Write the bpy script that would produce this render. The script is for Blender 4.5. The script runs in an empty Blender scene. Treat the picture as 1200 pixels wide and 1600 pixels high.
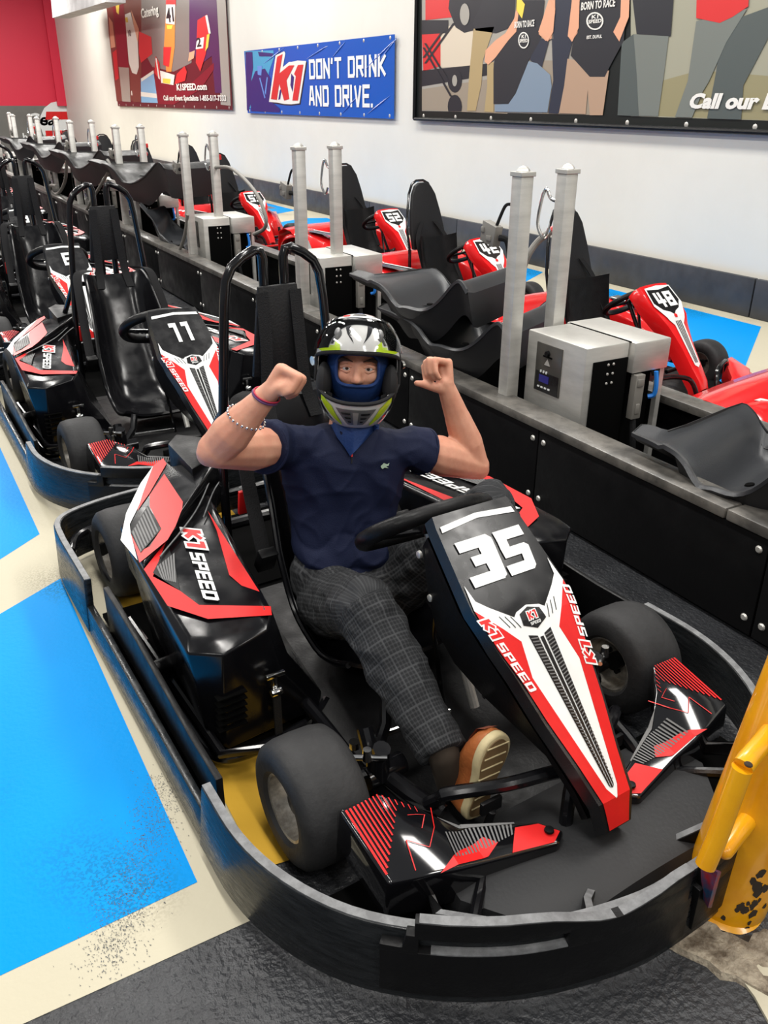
import bpy, bmesh, math, random
import numpy as np
from mathutils import Vector, Matrix, noise
from mathutils.geometry import tessellate_polygon
random.seed(7)
SC = bpy.context.scene
COL = SC.collection
# ------------------------------------------------------------------ camera
F_PX = 1339.2                      # focal length in pixels of the 1200 x 1600 frame
CAM = Vector((0, 0, 1.4))
R = np.array([[0.8688242755, -0.2107600735, 0.4480229567],
              [-0.4950957561, -0.3788766981, 0.7818776374],
              [0.0049568701, -0.9011285364, -0.4335236907]])   # columns: right, down, forward
cd = bpy.data.cameras.new('camera'); cam = bpy.data.objects.new('camera', cd); COL.objects.link(cam)
cd.sensor_fit = 'VERTICAL'; cd.sensor_height = 36; cd.lens = F_PX / 1600 * 36; cd.clip_start = .05; cd.clip_end = 200
cam.matrix_world = Matrix([[R[i][0], -R[i][1], -R[i][2], CAM[i]] for i in range(3)] + [[0, 0, 0, 1]])
SC.camera = cam
# ------------------------------------------------------------------ world, lamps, exposure
SC.view_settings.view_transform = 'Standard'; SC.view_settings.look = 'None'
SC.view_settings.gamma = 1; SC.view_settings.use_curve_mapping = False
SC.view_settings.exposure = 0.0
w = bpy.data.worlds.new('world'); SC.world = w; w.use_nodes = True
w.node_tree.nodes['Background'].inputs[0].default_value = (.97, .98, 1, 1)
w.node_tree.nodes['Background'].inputs[1].default_value = .26
def lamp(x, y, z, sx, sy, e, rz=0, col=(1, .97, .92)):
    l = bpy.data.lights.new('tube_light', 'AREA'); l.shape = 'RECTANGLE'; l.size = sx; l.size_y = sy
    l.energy = e; l.color = col
    o = bpy.data.objects.new('tube_light', l); COL.objects.link(o); o.location = (x, y, z); o.rotation_euler = (0, 0, rz)
    return o
for yy, ee in ((-2.2, 80), (1.4, 85), (5.0, 90), (8.6, 95), (12.6, 130), (17.5, 200), (22.8, 230)):
    lamp(.5, yy, 4.3, .26, 2.2, ee)
for yy, ee in ((-2.8, 80), (.9, 90), (4.3, 95), (7.6, 95), (11.5, 130), (16.5, 190), (22, 220)):
    lamp(3.5, yy, 4.3, .75, 2.0, ee * 1.1)
lamp(-2.6, 3.0, 4.3, .28, 2.3, 90); lamp(-2.6, -1.5, 4.3, .28, 2.3, 90); lamp(-2.6, 9, 4.3, .28, 2.3, 90)

# ------------------------------------------------------------------ photo measurements -> places
KY = math.radians(3.116); KO = np.array([.9732, 1.25, 0.])          # kart 35: yaw and front axle
EX = np.array([math.cos(KY), math.sin(KY), 0]); EY = np.array([-math.sin(KY), math.cos(KY), 0])
CL = np.array([(np.array(CAM) - KO) @ EX, (np.array(CAM) - KO) @ EY, 1.4])
def ray(u, v): return R @ np.array([u - 600, v - 800, F_PX])
def at(u, v, z=0., x=None, y=None):
    d = ray(u, v); c = np.array(CAM)
    t = (x - c[0]) / d[0] if x is not None else (y - c[1]) / d[1] if y is not None else (z - c[2]) / d[2]
    return c + t * d
def K(u, v, z=None, x=None, y=None):
    d = ray(u, v); d = np.array([d @ EX, d @ EY, d[2]])
    t = (x - CL[0]) / d[0] if x is not None else (y - CL[1]) / d[1] if y is not None else (z - CL[2]) / d[2]
    return tuple(CL + t * d)

# ------------------------------------------------------------------ materials
def mat(name, col, rough=.5, metal=0., spec=.5, bump=0., bscale=60, var=0., vscale=8, col2=None, coat=0., rvar=0., stretch=None, alpha=None, trans=0.):
    m = bpy.data.materials.new(name); m.use_nodes = True; nt = m.node_tree; b = nt.nodes['Principled BSDF']
    b.inputs['Base Color'].default_value = (*col, 1); b.inputs['Roughness'].default_value = rough
    b.inputs['Metallic'].default_value = metal; b.inputs['Specular IOR Level'].default_value = spec
    b.inputs['Coat Weight'].default_value = coat; b.inputs['Coat Roughness'].default_value = .06
    if trans: b.inputs['Transmission Weight'].default_value = trans
    tc = nt.nodes.new('ShaderNodeTexCoord'); src = tc.outputs['Object']
    if stretch:
        mp = nt.nodes.new('ShaderNodeMapping'); mp.inputs['Scale'].default_value = stretch
        nt.links.new(src, mp.inputs[0]); src = mp.outputs[0]
    if var or col2:
        n = nt.nodes.new('ShaderNodeTexNoise'); n.inputs['Scale'].default_value = vscale; n.inputs['Detail'].default_value = 6
        n.inputs['Roughness'].default_value = .65
        nt.links.new(src, n.inputs['Vector'])
        r = nt.nodes.new('ShaderNodeValToRGB'); c2 = col2 or tuple(max(0, c * (1 - var)) for c in col)
        r.color_ramp.elements[0].position = .38; r.color_ramp.elements[1].position = .62
        r.color_ramp.elements[0].color = (*c2, 1); r.color_ramp.elements[1].color = (*col, 1)
        nt.links.new(n.outputs[0], r.inputs[0]); nt.links.new(r.outputs[0], b.inputs['Base Color'])
    if rvar:
        n = nt.nodes.new('ShaderNodeTexNoise'); n.inputs['Scale'].default_value = vscale * 2.3; n.inputs['Detail'].default_value = 5
        nt.links.new(src, n.inputs['Vector'])
        mr = nt.nodes.new('ShaderNodeMapRange'); mr.inputs[3].default_value = max(.02, rough - rvar); mr.inputs[4].default_value = rough + rvar
        mr.inputs[1].default_value = .3; mr.inputs[2].default_value = .7
        nt.links.new(n.outputs[0], mr.inputs[0]); nt.links.new(mr.outputs[0], b.inputs['Roughness'])
    if bump:
        n = nt.nodes.new('ShaderNodeTexNoise'); n.inputs['Scale'].default_value = bscale; n.inputs['Detail'].default_value = 4
        nt.links.new(src, n.inputs['Vector'])
        bp = nt.nodes.new('ShaderNodeBump'); bp.inputs['Strength'].default_value = bump; bp.inputs['Distance'].default_value = .01
        nt.links.new(n.outputs[0], bp.inputs['Height']); nt.links.new(bp.outputs[0], b.inputs['Normal'])
    return m
M = {}
M['gloss'] = mat('gloss_black_plastic', (.004, .004, .005), .2, spec=.34, rvar=.09, vscale=7, bump=.03, bscale=14)
M['paintblack'] = mat('gloss_black_paint', (.005, .005, .006), .16, spec=.5, bump=.02, bscale=30)
M['satin'] = mat('satin_black_plastic', (.005, .005, .0055), .42, spec=.2, rvar=.1, vscale=10, bump=.08, bscale=120)
M['bumper'] = mat('scuffed_bumper_plastic', (.005, .006, .007), .30, spec=.35, rvar=.14, vscale=14, bump=.1, bscale=20, stretch=(1, 1, 7), col2=(.016, .018, .02))
M['edge'] = mat('worn_bumper_edge', (.20, .205, .21), .42, spec=.5, col2=(.12, .122, .126), vscale=40)
M['tire'] = mat('slick_tyre_rubber', (.030, .030, .031), .62, spec=.3, bump=.12, bscale=90, col2=(.021, .021, .022), vscale=12)
M['rim'] = mat('worn_wheel_metal', (.62, .59, .53), .34, metal=.85, col2=(.33, .30, .26), vscale=40)
M['steel'] = mat('brushed_steel', (.66, .65, .61), .40, metal=.6, var=.15, vscale=5, stretch=(1, 1, 6), bump=.03, bscale=80)
M['chrome'] = mat('chrome', (.75, .75, .74), .15, metal=1)
M['white'] = mat('white_print', (.80, .82, .81), .3, spec=.35, var=.05, vscale=20)
M['cream'] = mat('cream_print', (.7, .68, .58), .3)
M['red'] = mat('red_print', (.70, .018, .018), .36, spec=.25, var=.12, vscale=12)
M['panelblack'] = mat('black_number_panel', (.008, .008, .009), .25, spec=.42, rvar=.08, vscale=9, col2=(.013, .013, .014))
M['carbon'] = mat('carbon_grey_print', (.15, .15, .15), .45, spec=.25)
M['redbody'] = mat('red_bodywork', (.72, .012, .014), .18, spec=.5, coat=.4, bump=.02, bscale=8)
M['fabric'] = mat('black_webbing', (.008, .008, .009), .8, spec=.3, bump=.4, bscale=300)
M['pad'] = mat('black_head_pad', (.010, .010, .011), .6, spec=.3, bump=.2, bscale=150)
M['seatgrey'] = mat('grey_seat_plastic', (.030, .032, .036), .34, spec=.45, bump=.12, bscale=260)
M['blue'] = mat('blue_strap', (.02, .22, .75), .5)
M['dark'] = mat('dark_void', (.002, .002, .002), .9, spec=.05)
M['rail'] = mat('worn_rail_rubber', (.15, .14, .125), .36, spec=.5, col2=(.06, .057, .052), vscale=7, bump=.12, bscale=35, rvar=.1)
M['board'] = mat('black_barrier_board', (.0055, .0055, .006), .45, spec=.15, rvar=.1, vscale=5, bump=.06, bscale=50)
M['wallboard'] = mat('charcoal_wall_board', (.045, .048, .054), .5, col2=(.03, .032, .036), vscale=4, rvar=.1)
M['yellow'] = mat('yellow_paint', (.88, .42, .008), .25, spec=.5, coat=.3, col2=(.74, .30, .006), vscale=4, bump=.06, bscale=12)
M['chip'] = mat('chipped_paint', (.03, .02, .012), .8)
M['podgloss'] = mat('lacquered_black_cover', (.004, .004, .005), .09, spec=.5, coat=.6, bump=.02, bscale=10)
M['nose'] = mat('matte_nose_plastic', (.020, .0205, .022), .5, spec=.35, bump=.08, bscale=120)
M['gauge'] = mat('cable_grey', (.2, .19, .17), .55)
M['linkred'] = mat('red_connector', (.6, .02, .02), .35)
# ------------------------------------------------------------------ mesh helpers
class MB:
    def __init__(s): s.v = []; s.f = []
    def add(s, v, f):
        n = len(s.v); s.v += [tuple(p) for p in v]; s.f += [tuple(i + n for i in q) for q in f]; return s
    def box(s, c, d, rot=None, top=None):
        vs = [(x * d[0] / 2, y * d[1] / 2, z * d[2] / 2) for z in (-1, 1) for x, y in ((-1, -1), (1, -1), (1, 1), (-1, 1))]
        if top: vs = vs[:4] + [(x * top[0], y * top[1], z) for x, y, z in vs[4:]]
        m = rot or Matrix(); vs = [Vector(c) + m.to_3x3() @ Vector(p) for p in vs]
        return s.add(vs, [(0, 3, 2, 1), (4, 5, 6, 7), (0, 1, 5, 4), (1, 2, 6, 5), (2, 3, 7, 6), (3, 0, 4, 7)])
    def hexa(s, v): return s.add(v, [(0, 3, 2, 1), (4, 5, 6, 7), (0, 1, 5, 4), (1, 2, 6, 5), (2, 3, 7, 6), (3, 0, 4, 7)])
    def tube(s, pts, r, n=10, closed=False, rs=None):
        P = [Vector(p) for p in pts]; m = len(P); rings = []; up = None
        for i, p in enumerate(P):
            a = P[i - 1] if (i or closed) else p; b = P[(i + 1) % m] if (i < m - 1 or closed) else p
            t = (b - a).normalized()
            if up is None:
                up = t.orthogonal().normalized()
            up = (up - t * up.dot(t))
            up = up.normalized() if up.length > 1e-6 else t.orthogonal().normalized()
            q = t.cross(up); rr = rs[i] if rs else r
            if rr is None: rr = r
            rings.append([p + (up * math.cos(k * 2 * math.pi / n) + q * math.sin(k * 2 * math.pi / n)) * rr for k in range(n)])
        v = [x for g in rings for x in g]; f = []
        for i in range(m if closed else m - 1):
            j = (i + 1) % m
            f += [(i * n + k, i * n + (k + 1) % n, j * n + (k + 1) % n, j * n + k) for k in range(n)]
        if not closed: f += [tuple(range(n))[::-1], tuple((m - 1) * n + k for k in range(n))]
        return s.add(v, f)
    def lathe(s, prof, c, axis='X', n=32, cap=True):
        v = []; f = []; m = len(prof)
        for a, r in prof:
            for k in range(n):
                t = 2 * math.pi * k / n; u, w_ = r * math.cos(t), r * math.sin(t)
                v.append({'X': (a, u, w_), 'Y': (u, a, w_), 'Z': (u, w_, a)}[axis])
        for i in range(m - 1): f += [(i * n + k, i * n + (k + 1) % n, (i + 1) * n + (k + 1) % n, (i + 1) * n + k) for k in range(n)]
        if cap: f += [tuple(range(n)), tuple((m - 1) * n + k for k in range(n))]
        return s.add([(p[0] + c[0], p[1] + c[1], p[2] + c[2]) for p in v], f)
    def grid(s, rows, closed=False):
        m, n = len(rows), len(rows[0]); v = [p for r_ in rows for p in r_]
        f = [(i * n + k, i * n + (k + 1) % n, (i + 1) * n + (k + 1) % n, (i + 1) * n + k) for i in range(m - 1) for k in range(n if closed else n - 1)]
        return s.add(v, f)
    def prism(s, poly, z0, z1, fn=None):
        n = len(poly); fn = fn or (lambda x, y, z: (x, y, z))
        return s.add([fn(x, y, z0) for x, y in poly] + [fn(x, y, z1) for x, y in poly],
                     [tuple(range(n))[::-1], tuple(range(n, 2 * n))] + [(i, (i + 1) % n, n + (i + 1) % n, n + i) for i in range(n)])
    def ell(s, c, r, n=16, m=10, rot=None):
        v = []; R3 = rot.to_3x3() if rot else Matrix.Identity(3)
        for i in range(1, m):
            th = math.pi * i / m
            for k in range(n):
                a = 2 * math.pi * k / n
                v.append(Vector(c) + R3 @ Vector((r[0] * math.sin(th) * math.cos(a), r[1] * math.sin(th) * math.sin(a), r[2] * math.cos(th))))
        t = len(v); v += [Vector(c) + R3 @ Vector((0, 0, r[2])), Vector(c) - R3 @ Vector((0, 0, r[2]))]
        f = [(i * n + k, (i + 1) * n + k, (i + 1) * n + (k + 1) % n, i * n + (k + 1) % n) for i in range(m - 2) for k in range(n)]
        f += [(t, k, (k + 1) % n) for k in range(n)] + [(t + 1, (m - 2) * n + (k + 1) % n, (m - 2) * n + k) for k in range(n)]
        return s.add(v, f)
    def cap(s, a, b, ra, rb, n=12):          # tapered capsule
        a, b = Vector(a), Vector(b); d = (b - a); L = d.length; t = d / L if L > 1e-6 else Vector((0, 0, 1)); P = []; rs = []
        for k in range(4): th = math.pi / 2 * (1 - k / 4); P.append(a - t * ra * math.sin(th)); rs.append(max(ra * math.cos(th), ra * .02))
        P += [a, b]; rs += [ra, rb]
        for k in range(1, 5): th = math.pi / 2 * k / 4; P.append(b + t * rb * math.sin(th)); rs.append(max(rb * math.cos(th), rb * .02))
        return s.tube(P, 1, n, rs=rs)
    def obj(s, name, m, parent=None, smooth=35, bevel=0, segs=2, solid=0, weld=True, sub=0):
        me = bpy.data.meshes.new(name); me.from_pydata(s.v, [], s.f)
        bm = bmesh.new(); bm.from_mesh(me)
        if weld: bmesh.ops.remove_doubles(bm, verts=bm.verts, dist=1e-5)
        bmesh.ops.recalc_face_normals(bm, faces=bm.faces)
        if solid: bmesh.ops.solidify(bm, geom=bm.faces[:], thickness=solid)
        if bevel:
            es = [e for e in bm.edges if len(e.link_faces) == 2 and e.calc_face_angle(0) > .5]
            bmesh.ops.bevel(bm, geom=es, offset=bevel, segments=segs, profile=.5, affect='EDGES', clamp_overlap=True)
        bm.to_mesh(me); bm.free()
        if smooth:
            me.shade_smooth(); me.set_sharp_from_angle(angle=math.radians(smooth))
        me.materials.append(M[m] if isinstance(m, str) else m)
        o = bpy.data.objects.new(name, me); COL.objects.link(o)
        if parent: o.parent = parent
        if sub: md = o.modifiers.new('s', 'SUBSURF'); md.levels = sub; md.render_levels = sub
        return o
def tag(o, label=None, cat=None, group=None, kind=None):
    if label: o['label'] = label
    if cat: o['category'] = cat
    if group: o['group'] = group
    if kind: o['kind'] = kind
    return o
def thing(name, label, cat, loc=(0, 0, 0), rz=0, group=None):
    o = bpy.data.objects.new(name, None); COL.objects.link(o); o.location = loc; o.rotation_euler = (0, 0, rz); o.empty_display_size = .1
    return tag(o, label, cat, group)
def struct(name, mb, m, **k): return tag(mb.obj(name, m, **k), kind='structure')
def smooth_path(P, k=6, closed=False):
    P = [Vector(p) for p in P]; n = len(P); out = []
    for i in range(n if closed else n - 1):
        g = lambda j: P[j % n] if closed else P[max(0, min(n - 1, j))]
        a, b, c, d = g(i - 1), g(i), g(i + 1), g(i + 2)
        for s_ in range(k):
            t = s_ / k; out.append(.5 * ((2 * b) + (c - a) * t + (2 * a - 5 * b + 4 * c - d) * t * t + (3 * b - a - 3 * c + d) * t ** 3))
    if not closed: out.append(P[-1])
    return out
# flat prints: 2D polygons / lettering mapped onto a surface function fn(s, t, offset)
def decal(name, m, polys, fn, off=.0012, cuts=(), parent=None, cuts_s=(), tris=None):
    bm = bmesh.new()
    for i_, P in enumerate(polys):
        vv = [bm.verts.new((a, b, i_ * .00003)) for a, b in P]
        for q in tessellate_polygon([[Vector((a, b, 0)) for a, b in P]]):
            try: bm.faces.new([vv[j] for j in q])
            except ValueError: pass
    for V, Fs in (tris or []):
        vs = [bm.verts.new((a, b, 0)) for a, b in V]
        for q in Fs:
            try: bm.faces.new([vs[i] for i in q])
            except ValueError: pass
    bmesh.ops.triangulate(bm, faces=bm.faces[:])
    for c in cuts: bmesh.ops.bisect_plane(bm, geom=bm.verts[:] + bm.edges[:] + bm.faces[:], plane_co=(0, c, 0), plane_no=(0, 1, 0))
    for c in cuts_s: bmesh.ops.bisect_plane(bm, geom=bm.verts[:] + bm.edges[:] + bm.faces[:], plane_co=(c, 0, 0), plane_no=(1, 0, 0))
    for v in bm.verts: v.co = Vector(fn(v.co.x, v.co.y, off + v.co.z))
    me = bpy.data.meshes.new(name); bm.to_mesh(me); bm.free(); me.materials.append(M[m] if isinstance(m, str) else m)
    o = bpy.data.objects.new(name, me); COL.objects.link(o)
    if parent: o.parent = parent
    return o
GL = {'0': [[(0, 0), (0, 5), (3, 5), (3, 0), (0, 0)]], '1': [[(.2, 5), (1.6, 5), (1.6, 0)]],
      '2': [[(0, 5), (3, 5), (3, 2.5), (0, 2.5), (0, 0), (3, 0)]], '3': [[(0, 5), (3, 5), (3, 0), (0, 0)], [(.9, 2.5), (3, 2.5)]],
      '4': [[(0, 5), (0, 1.8), (3.2, 1.8)], [(2.2, 5), (2.2, 0)]], '5': [[(3, 5), (0, 5), (0, 2.5), (3, 2.5), (3, 0), (0, 0)]],
      '6': [[(3, 5), (0, 5), (0, 0), (3, 0), (3, 2.5), (0, 2.5)]], '8': [[(0, 0), (0, 5), (3, 5), (3, 0), (0, 0)], [(0, 2.5), (3, 2.5)]],
      '9': [[(0, 0), (3, 0), (3, 5), (0, 5), (0, 2.5), (3, 2.5)]], '7': [[(0, 5), (3, 5), (1, 0)]],
      'S': [[(3, 5), (0, 5), (0, 2.5), (3, 2.5), (3, 0), (0, 0)]], 'P': [[(0, 0), (0, 5), (3, 5), (3, 2.2), (0, 2.2)]],
      'E': [[(3, 5), (0, 5), (0, 0), (3, 0)], [(0, 2.5), (2.6, 2.5)]], 'D': [[(0, 0), (0, 5), (2.6, 5), (3, 4.4), (3, .6), (2.6, 0), (0, 0)]],
      'K': [[(0, 0), (0, 5)], [(3.1, 5), (.6, 2.5), (3.1, 0)]], 'O': [[(0, 0), (0, 5), (3, 5), (3, 0), (0, 0)]],
      'N': [[(0, 0), (0, 5)], [(0, 4.8), (3, .2)], [(3, 0), (3, 5)]], 'T': [[(0, 5), (3, 5)], [(1.5, 5), (1.5, 0)]],
      "'": [[(.2, 5.2), (0, 4)]], 'R': [[(0, 0), (0, 5), (3, 5), (3, 2.4), (0, 2.4)], [(1.6, 2.4), (3.1, 0)]], 'I': [[(0, 0), (0, 5)]],
      'A': [[(0, 0), (1, 5), (2, 5), (3, 0)], [(.5, 1.6), (2.5, 1.6)]], 'V': [[(0, 5), (1.3, 0), (1.7, 0), (3, 5)]], '.': [[(0, 0), (0, .01)]],
      'C': [[(3, 5), (0, 5), (0, 0), (3, 0)]], 'B': [[(0, 0), (0, 5), (2.8, 5), (2.8, 0), (0, 0)], [(0, 2.5), (2.8, 2.5)]], ' ': []}
GW = {"'": .6, 'I': .6, '.': .6, '1': 2.2, ' ': 1.5}
def stroke_text(txt, h, wd=1.0, st=1.1, slant=0., gap=1.3, center=True, ex=0.):
    """lettering as quads; baseline at 0, height h"""
    k = h / (5 + st); polys = []; x = 0
    for ch in txt:
        for pl in GL[ch]:
            for (ax, ay), (bx, by) in zip(pl, pl[1:]):
                d = Vector((bx - ax, by - ay)); L = d.length; d = d / L if L > 1e-4 else Vector((0, 1)); n = Vector((-d.y, d.x)) * (st / 2 + ex); e = d * (st / 2 + ex)
                a = Vector((ax, ay)) - e; b = Vector((bx, by)) + e
                if abs(d.x * d.y) > .05:            # oblique strokes end flat
                    a = Vector((ax, ay)) - d * (st * .25 + ex); b = Vector((bx, by)) + d * (st * .25 + ex)
                q = [a - n, b - n, b + n, a + n]
                polys.append([((x + p.x + st / 2) * k * wd, (p.y + st / 2) * k) for p in q])
        x += GW.get(ch, 3) + st + gap * .5
    W_ = (x - gap * .5) * k * wd; sh = -W_ / 2 if center else 0
    return [[(px + sh + slant * py, py) for px, py in q] for q in polys], W_
def font_tris(txt, h, wd=1., bold=0., slant=0., center=False):
    cu = bpy.data.curves.new('t', 'FONT'); cu.body = txt; cu.size = 1; cu.offset = bold; cu.resolution_u = 3
    ob = bpy.data.objects.new('t', cu); me = bpy.data.meshes.new_from_object(ob)
    V = [(v.co.x * h * wd + slant * v.co.y * h, v.co.y * h) for v in me.vertices]; Fs = [tuple(p.vertices) for p in me.polygons]
    if center and V:
        mx = (min(a for a, b in V) + max(a for a, b in V)) / 2; V = [(a - mx, b) for a, b in V]
    bpy.data.objects.remove(ob); bpy.data.curves.remove(cu); bpy.data.meshes.remove(me)
    return V, Fs
def copy_tree(o, parent=None, skip=()):
    c = o.copy(); COL.objects.link(c); c.parent = parent
    for ch in o.children:
        if ch.name.split('.')[0] not in skip: copy_tree(ch, c, skip)
    return c
# ================================================================== SETTING
XW, YB = 5.39, 27.4
def floor_mat():
    m = mat('dark_rubberised_floor', (.034, .036, .040), .36, spec=.5, bump=.75, bscale=75, col2=(.022, .023, .026), vscale=5, rvar=.12)
    return m
def paint(name, col, col2, rough=.33):
    """painted concrete with tyre scuffs"""
    m = mat(name, col, rough, spec=.06, bump=.10, bscale=70)
    nt = m.node_tree; b = nt.nodes['Principled BSDF']; tc = nt.nodes.new('ShaderNodeTexCoord')
    n1 = nt.nodes.new('ShaderNodeTexNoise'); n1.inputs['Scale'].default_value = 1.1; n1.inputs['Detail'].default_value = 2
    n2 = nt.nodes.new('ShaderNodeTexNoise'); n2.inputs['Scale'].default_value = 170; n2.inputs['Detail'].default_value = 3
    a = nt.nodes.new('ShaderNodeMapRange'); a.inputs[1].default_value = .56; a.inputs[2].default_value = .68
    c = nt.nodes.new('ShaderNodeMapRange'); c.inputs[1].default_value = .47; c.inputs[2].default_value = .55
    mu = nt.nodes.new('ShaderNodeMath'); mu.operation = 'MULTIPLY'; mx = nt.nodes.new('ShaderNodeMixRGB')
    nt.links.new(tc.outputs['Object'], n1.inputs[0]); nt.links.new(tc.outputs['Object'], n2.inputs[0])
    nt.links.new(n1.outputs[0], a.inputs[0]); nt.links.new(n2.outputs[0], c.inputs[0])
    nt.links.new(a.outputs[0], mu.inputs[0]); nt.links.new(c.outputs[0], mu.inputs[1]); nt.links.new(mu.outputs[0], mx.inputs[0])
    mx.inputs[1].default_value = (*col, 1); mx.inputs[2].default_value = (*col2, 1); nt.links.new(mx.outputs[0], b.inputs['Base Color'])
    return m
M['floor'] = floor_mat()
M['bluefloor'] = paint('blue_floor_paint', (.0, .27, .72), (.005, .11, .22), .45)
M['creamfloor'] = paint('cream_floor_paint', (.52, .48, .365), (.30, .27, .20), .4)
M['yellowfloor'] = paint('yellow_floor_paint', (.72, .42, .05), (.4, .22, .04))
M['plaster'] = mat('white_painted_wall', (.715, .70, .635), .55, bump=.05, bscale=30, var=.04, vscale=1.3)
M['redwall'] = mat('red_painted_wall', (.70, .015, .055), .5)
M['greywall'] = mat('grey_mural_wall', (.17, .165, .15), .6, var=.2, vscale=1)
M['vinyl'] = mat('dark_gap', (.01, .01, .01), .7)
floor = struct('floor', MB().box((0, 12, -.05), (24, 40, .1)), 'floor', smooth=0)
def fl(name, m, P, z=.0006):
    o = MB().prism(P, z - .0006, z).obj(name, m, floor, smooth=0, weld=False); return o
fl('cream_paint', 'creamfloor', [(-5, 1.085), (.36, 1.099), (.42, 1.25), (.47, 13), (-5, 13)], .0010)
fl('blue_paint', 'bluefloor', [(-1.9, 1.16), (-.084, 1.21), (.285, 1.233), (.287, 2.60), (.0865, 2.469), (-1.9, 1.25)], .0018)
fl('blue_paint', 'bluefloor', [(-4, -.2), (.135, 2.83), (.285, 2.961), (.283, 4.62), (-4, 1.6)], .0018)
fl('blue_paint', 'bluefloor', [(-4, 2.4), (.283, 5.0), (.283, 7.2), (-4, 4.4)], .0018)
fl('yellow_paint', 'yellowfloor', [(.405, 1.2), (.75, 1.16), (.75, 2.45), (.42, 2.45)], .0026)
fl('yellow_paint', 'yellowfloor', [(.56, 2.6), (.95, 2.6), (.95, 2.95), (.56, 2.95)], .0026)
fl('yellow_paint', 'yellowfloor', [(.49, 3.2), (.70, 3.2), (.70, 4.6), (.49, 4.6)], .0026)
fl('cream_paint', 'creamfloor', [(3.9, -.5), (XW - .04, -.5), (XW - .04, 24), (2.9, 24), (2.9, 9)], .0010)
for y0, y1 in ((1.2, 2.9), (3.2, 5.3), (5.55, 7.9), (8.2, 10.6), (10.95, 13.2), (13.6, 16)):
    fl('blue_paint', 'bluefloor', [(3.75, y0 - .35), (5.18, y0 + .62), (5.18, y1), (4.9, y1 + .12), (3.75, y1 - .55)], .0018)
mb = MB(); rnd = random.Random(11)
for k in range(1700):
    t_ = rnd.random(); u = 262 - 95 * t_ + rnd.gauss(0, 20 + 6 * t_); v = 1215 + 300 * t_ + rnd.gauss(0, 14)
    p = at(u, v); l = .0008 + .0020 * rnd.random(); a = rnd.gauss(1.9, .5); c_, s_ = math.cos(a) * l, math.sin(a) * l; w_ = .0005 + .0004 * rnd.random()
    n_ = len(mb.v); mb.v += [(p[0] - c_ - s_ * w_ / l, p[1] - s_ + c_ * w_ / l, .0022), (p[0] - c_ + s_ * w_ / l, p[1] - s_ - c_ * w_ / l, .0022), (p[0] + c_, p[1] + s_, .0022)]; mb.f.append((n_, n_ + 1, n_ + 2))
mb.obj('tyre_scuffs', mat('tyre_scuff', (.09, .10, .11), .7), floor, smooth=0, weld=False)['kind'] = 'stuff'
struct('wall_right', MB().box((XW + .1, 13, 2.6), (.2, 30, 5.2)), 'plaster', smooth=0)
wb = struct('wall_back', MB().box((0, YB + .1, 2.6), (14, .2, 5.2)), 'redwall', smooth=0)
MB().box((-1.6, YB - .01, .6), (14 - .1, .03, 1.2)).obj('mural_strip', 'greywall', wb, smooth=0)
def wbk(u, v): p = at(u, v, y=YB - .03); return (p[0], p[2])
fnb = lambda s, t, o: (s, YB - .027 - o, t)
# white and red mural of a helmeted racer and lettering on the strip under the red wall
hx, hz = wbk(100, 205)
cc = [(hx + .62 * math.cos(a), hz + .15 + .62 * math.sin(a)) for a in [i * math.pi / 8 for i in range(16)]]
decal('mural_disc', 'white', [cc], fnb, .002, parent=wb)
decal('mural_red', 'red', [[(hx - .5, hz - .28), (hx + .55, hz - .28), (hx + .55, hz + .02), (hx - .5, hz + .02)], [(hx - .45, hz + .3), (hx + .5, hz + .3), (hx + .45, hz + .5), (hx - .4, hz + .5)]], fnb, .004, parent=wb)
T, W_ = stroke_text('NEVER CERVO'.replace('V', 'N'), .22, st=1.4)
lx, lz = wbk(52, 188)
V_, F_ = font_tris('Gear', .42, 1.1, .03, .25)
decal('mural_lettering', 'white', [], lambda s, t, o: fnb(s + lx - .2, t + lz - .12, o), .002, parent=wb, tris=[(V_, F_)])
V_, F_ = font_tris('here for', .26, 1.1, .02)
decal('mural_lettering', 'white', [], lambda s, t, o: fnb(s + lx - .35, t + lz - .5, o), .002, parent=wb, tris=[(V_, F_)])
MB().box((XW - .12, YB - .1, 2.9), (.24, .1, 3.4)).obj('pilaster', 'redwall', wb, smooth=0)
# grey duct at the top of the corner
struct('trim_1', MB().hexa([tuple(at(82, 28, y=22.2)), tuple(at(165, 3, y=17.5)), tuple(at(165, -30, y=17.5)), tuple(at(78, -20, y=22.2)),
                           *[tuple(np.array(at(u, v, y=yy)) + np.array([.35, 0, 0])) for u, v, yy in ((82, 28, 22.2), (165, 3, 17.5), (165, -30, 17.5), (78, -20, 22.2))]]),
       mat('grey_duct', (.42, .42, .42), .5, var=.3, vscale=3), smooth=0)
# black board along the foot of the wall, panel by panel
bb = struct('baseboard_right', MB().box((XW - .012, 13, .125), (.024, 29, .25)), 'dark', smooth=0)
ys = [-1.5, .35, 2.2, 4.05, 5.92, 7.8, 9.7, 11.6, 13.5, 15.4, 17.3, 19.2, 21.1, 23, 25, 27]
for a, b in zip(ys, ys[1:]):
    MB().box((XW - .042, (a + b) / 2, .138), (.036, b - a - .012, .272)).obj('board_panel', 'wallboard', bb, bevel=.004)

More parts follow.
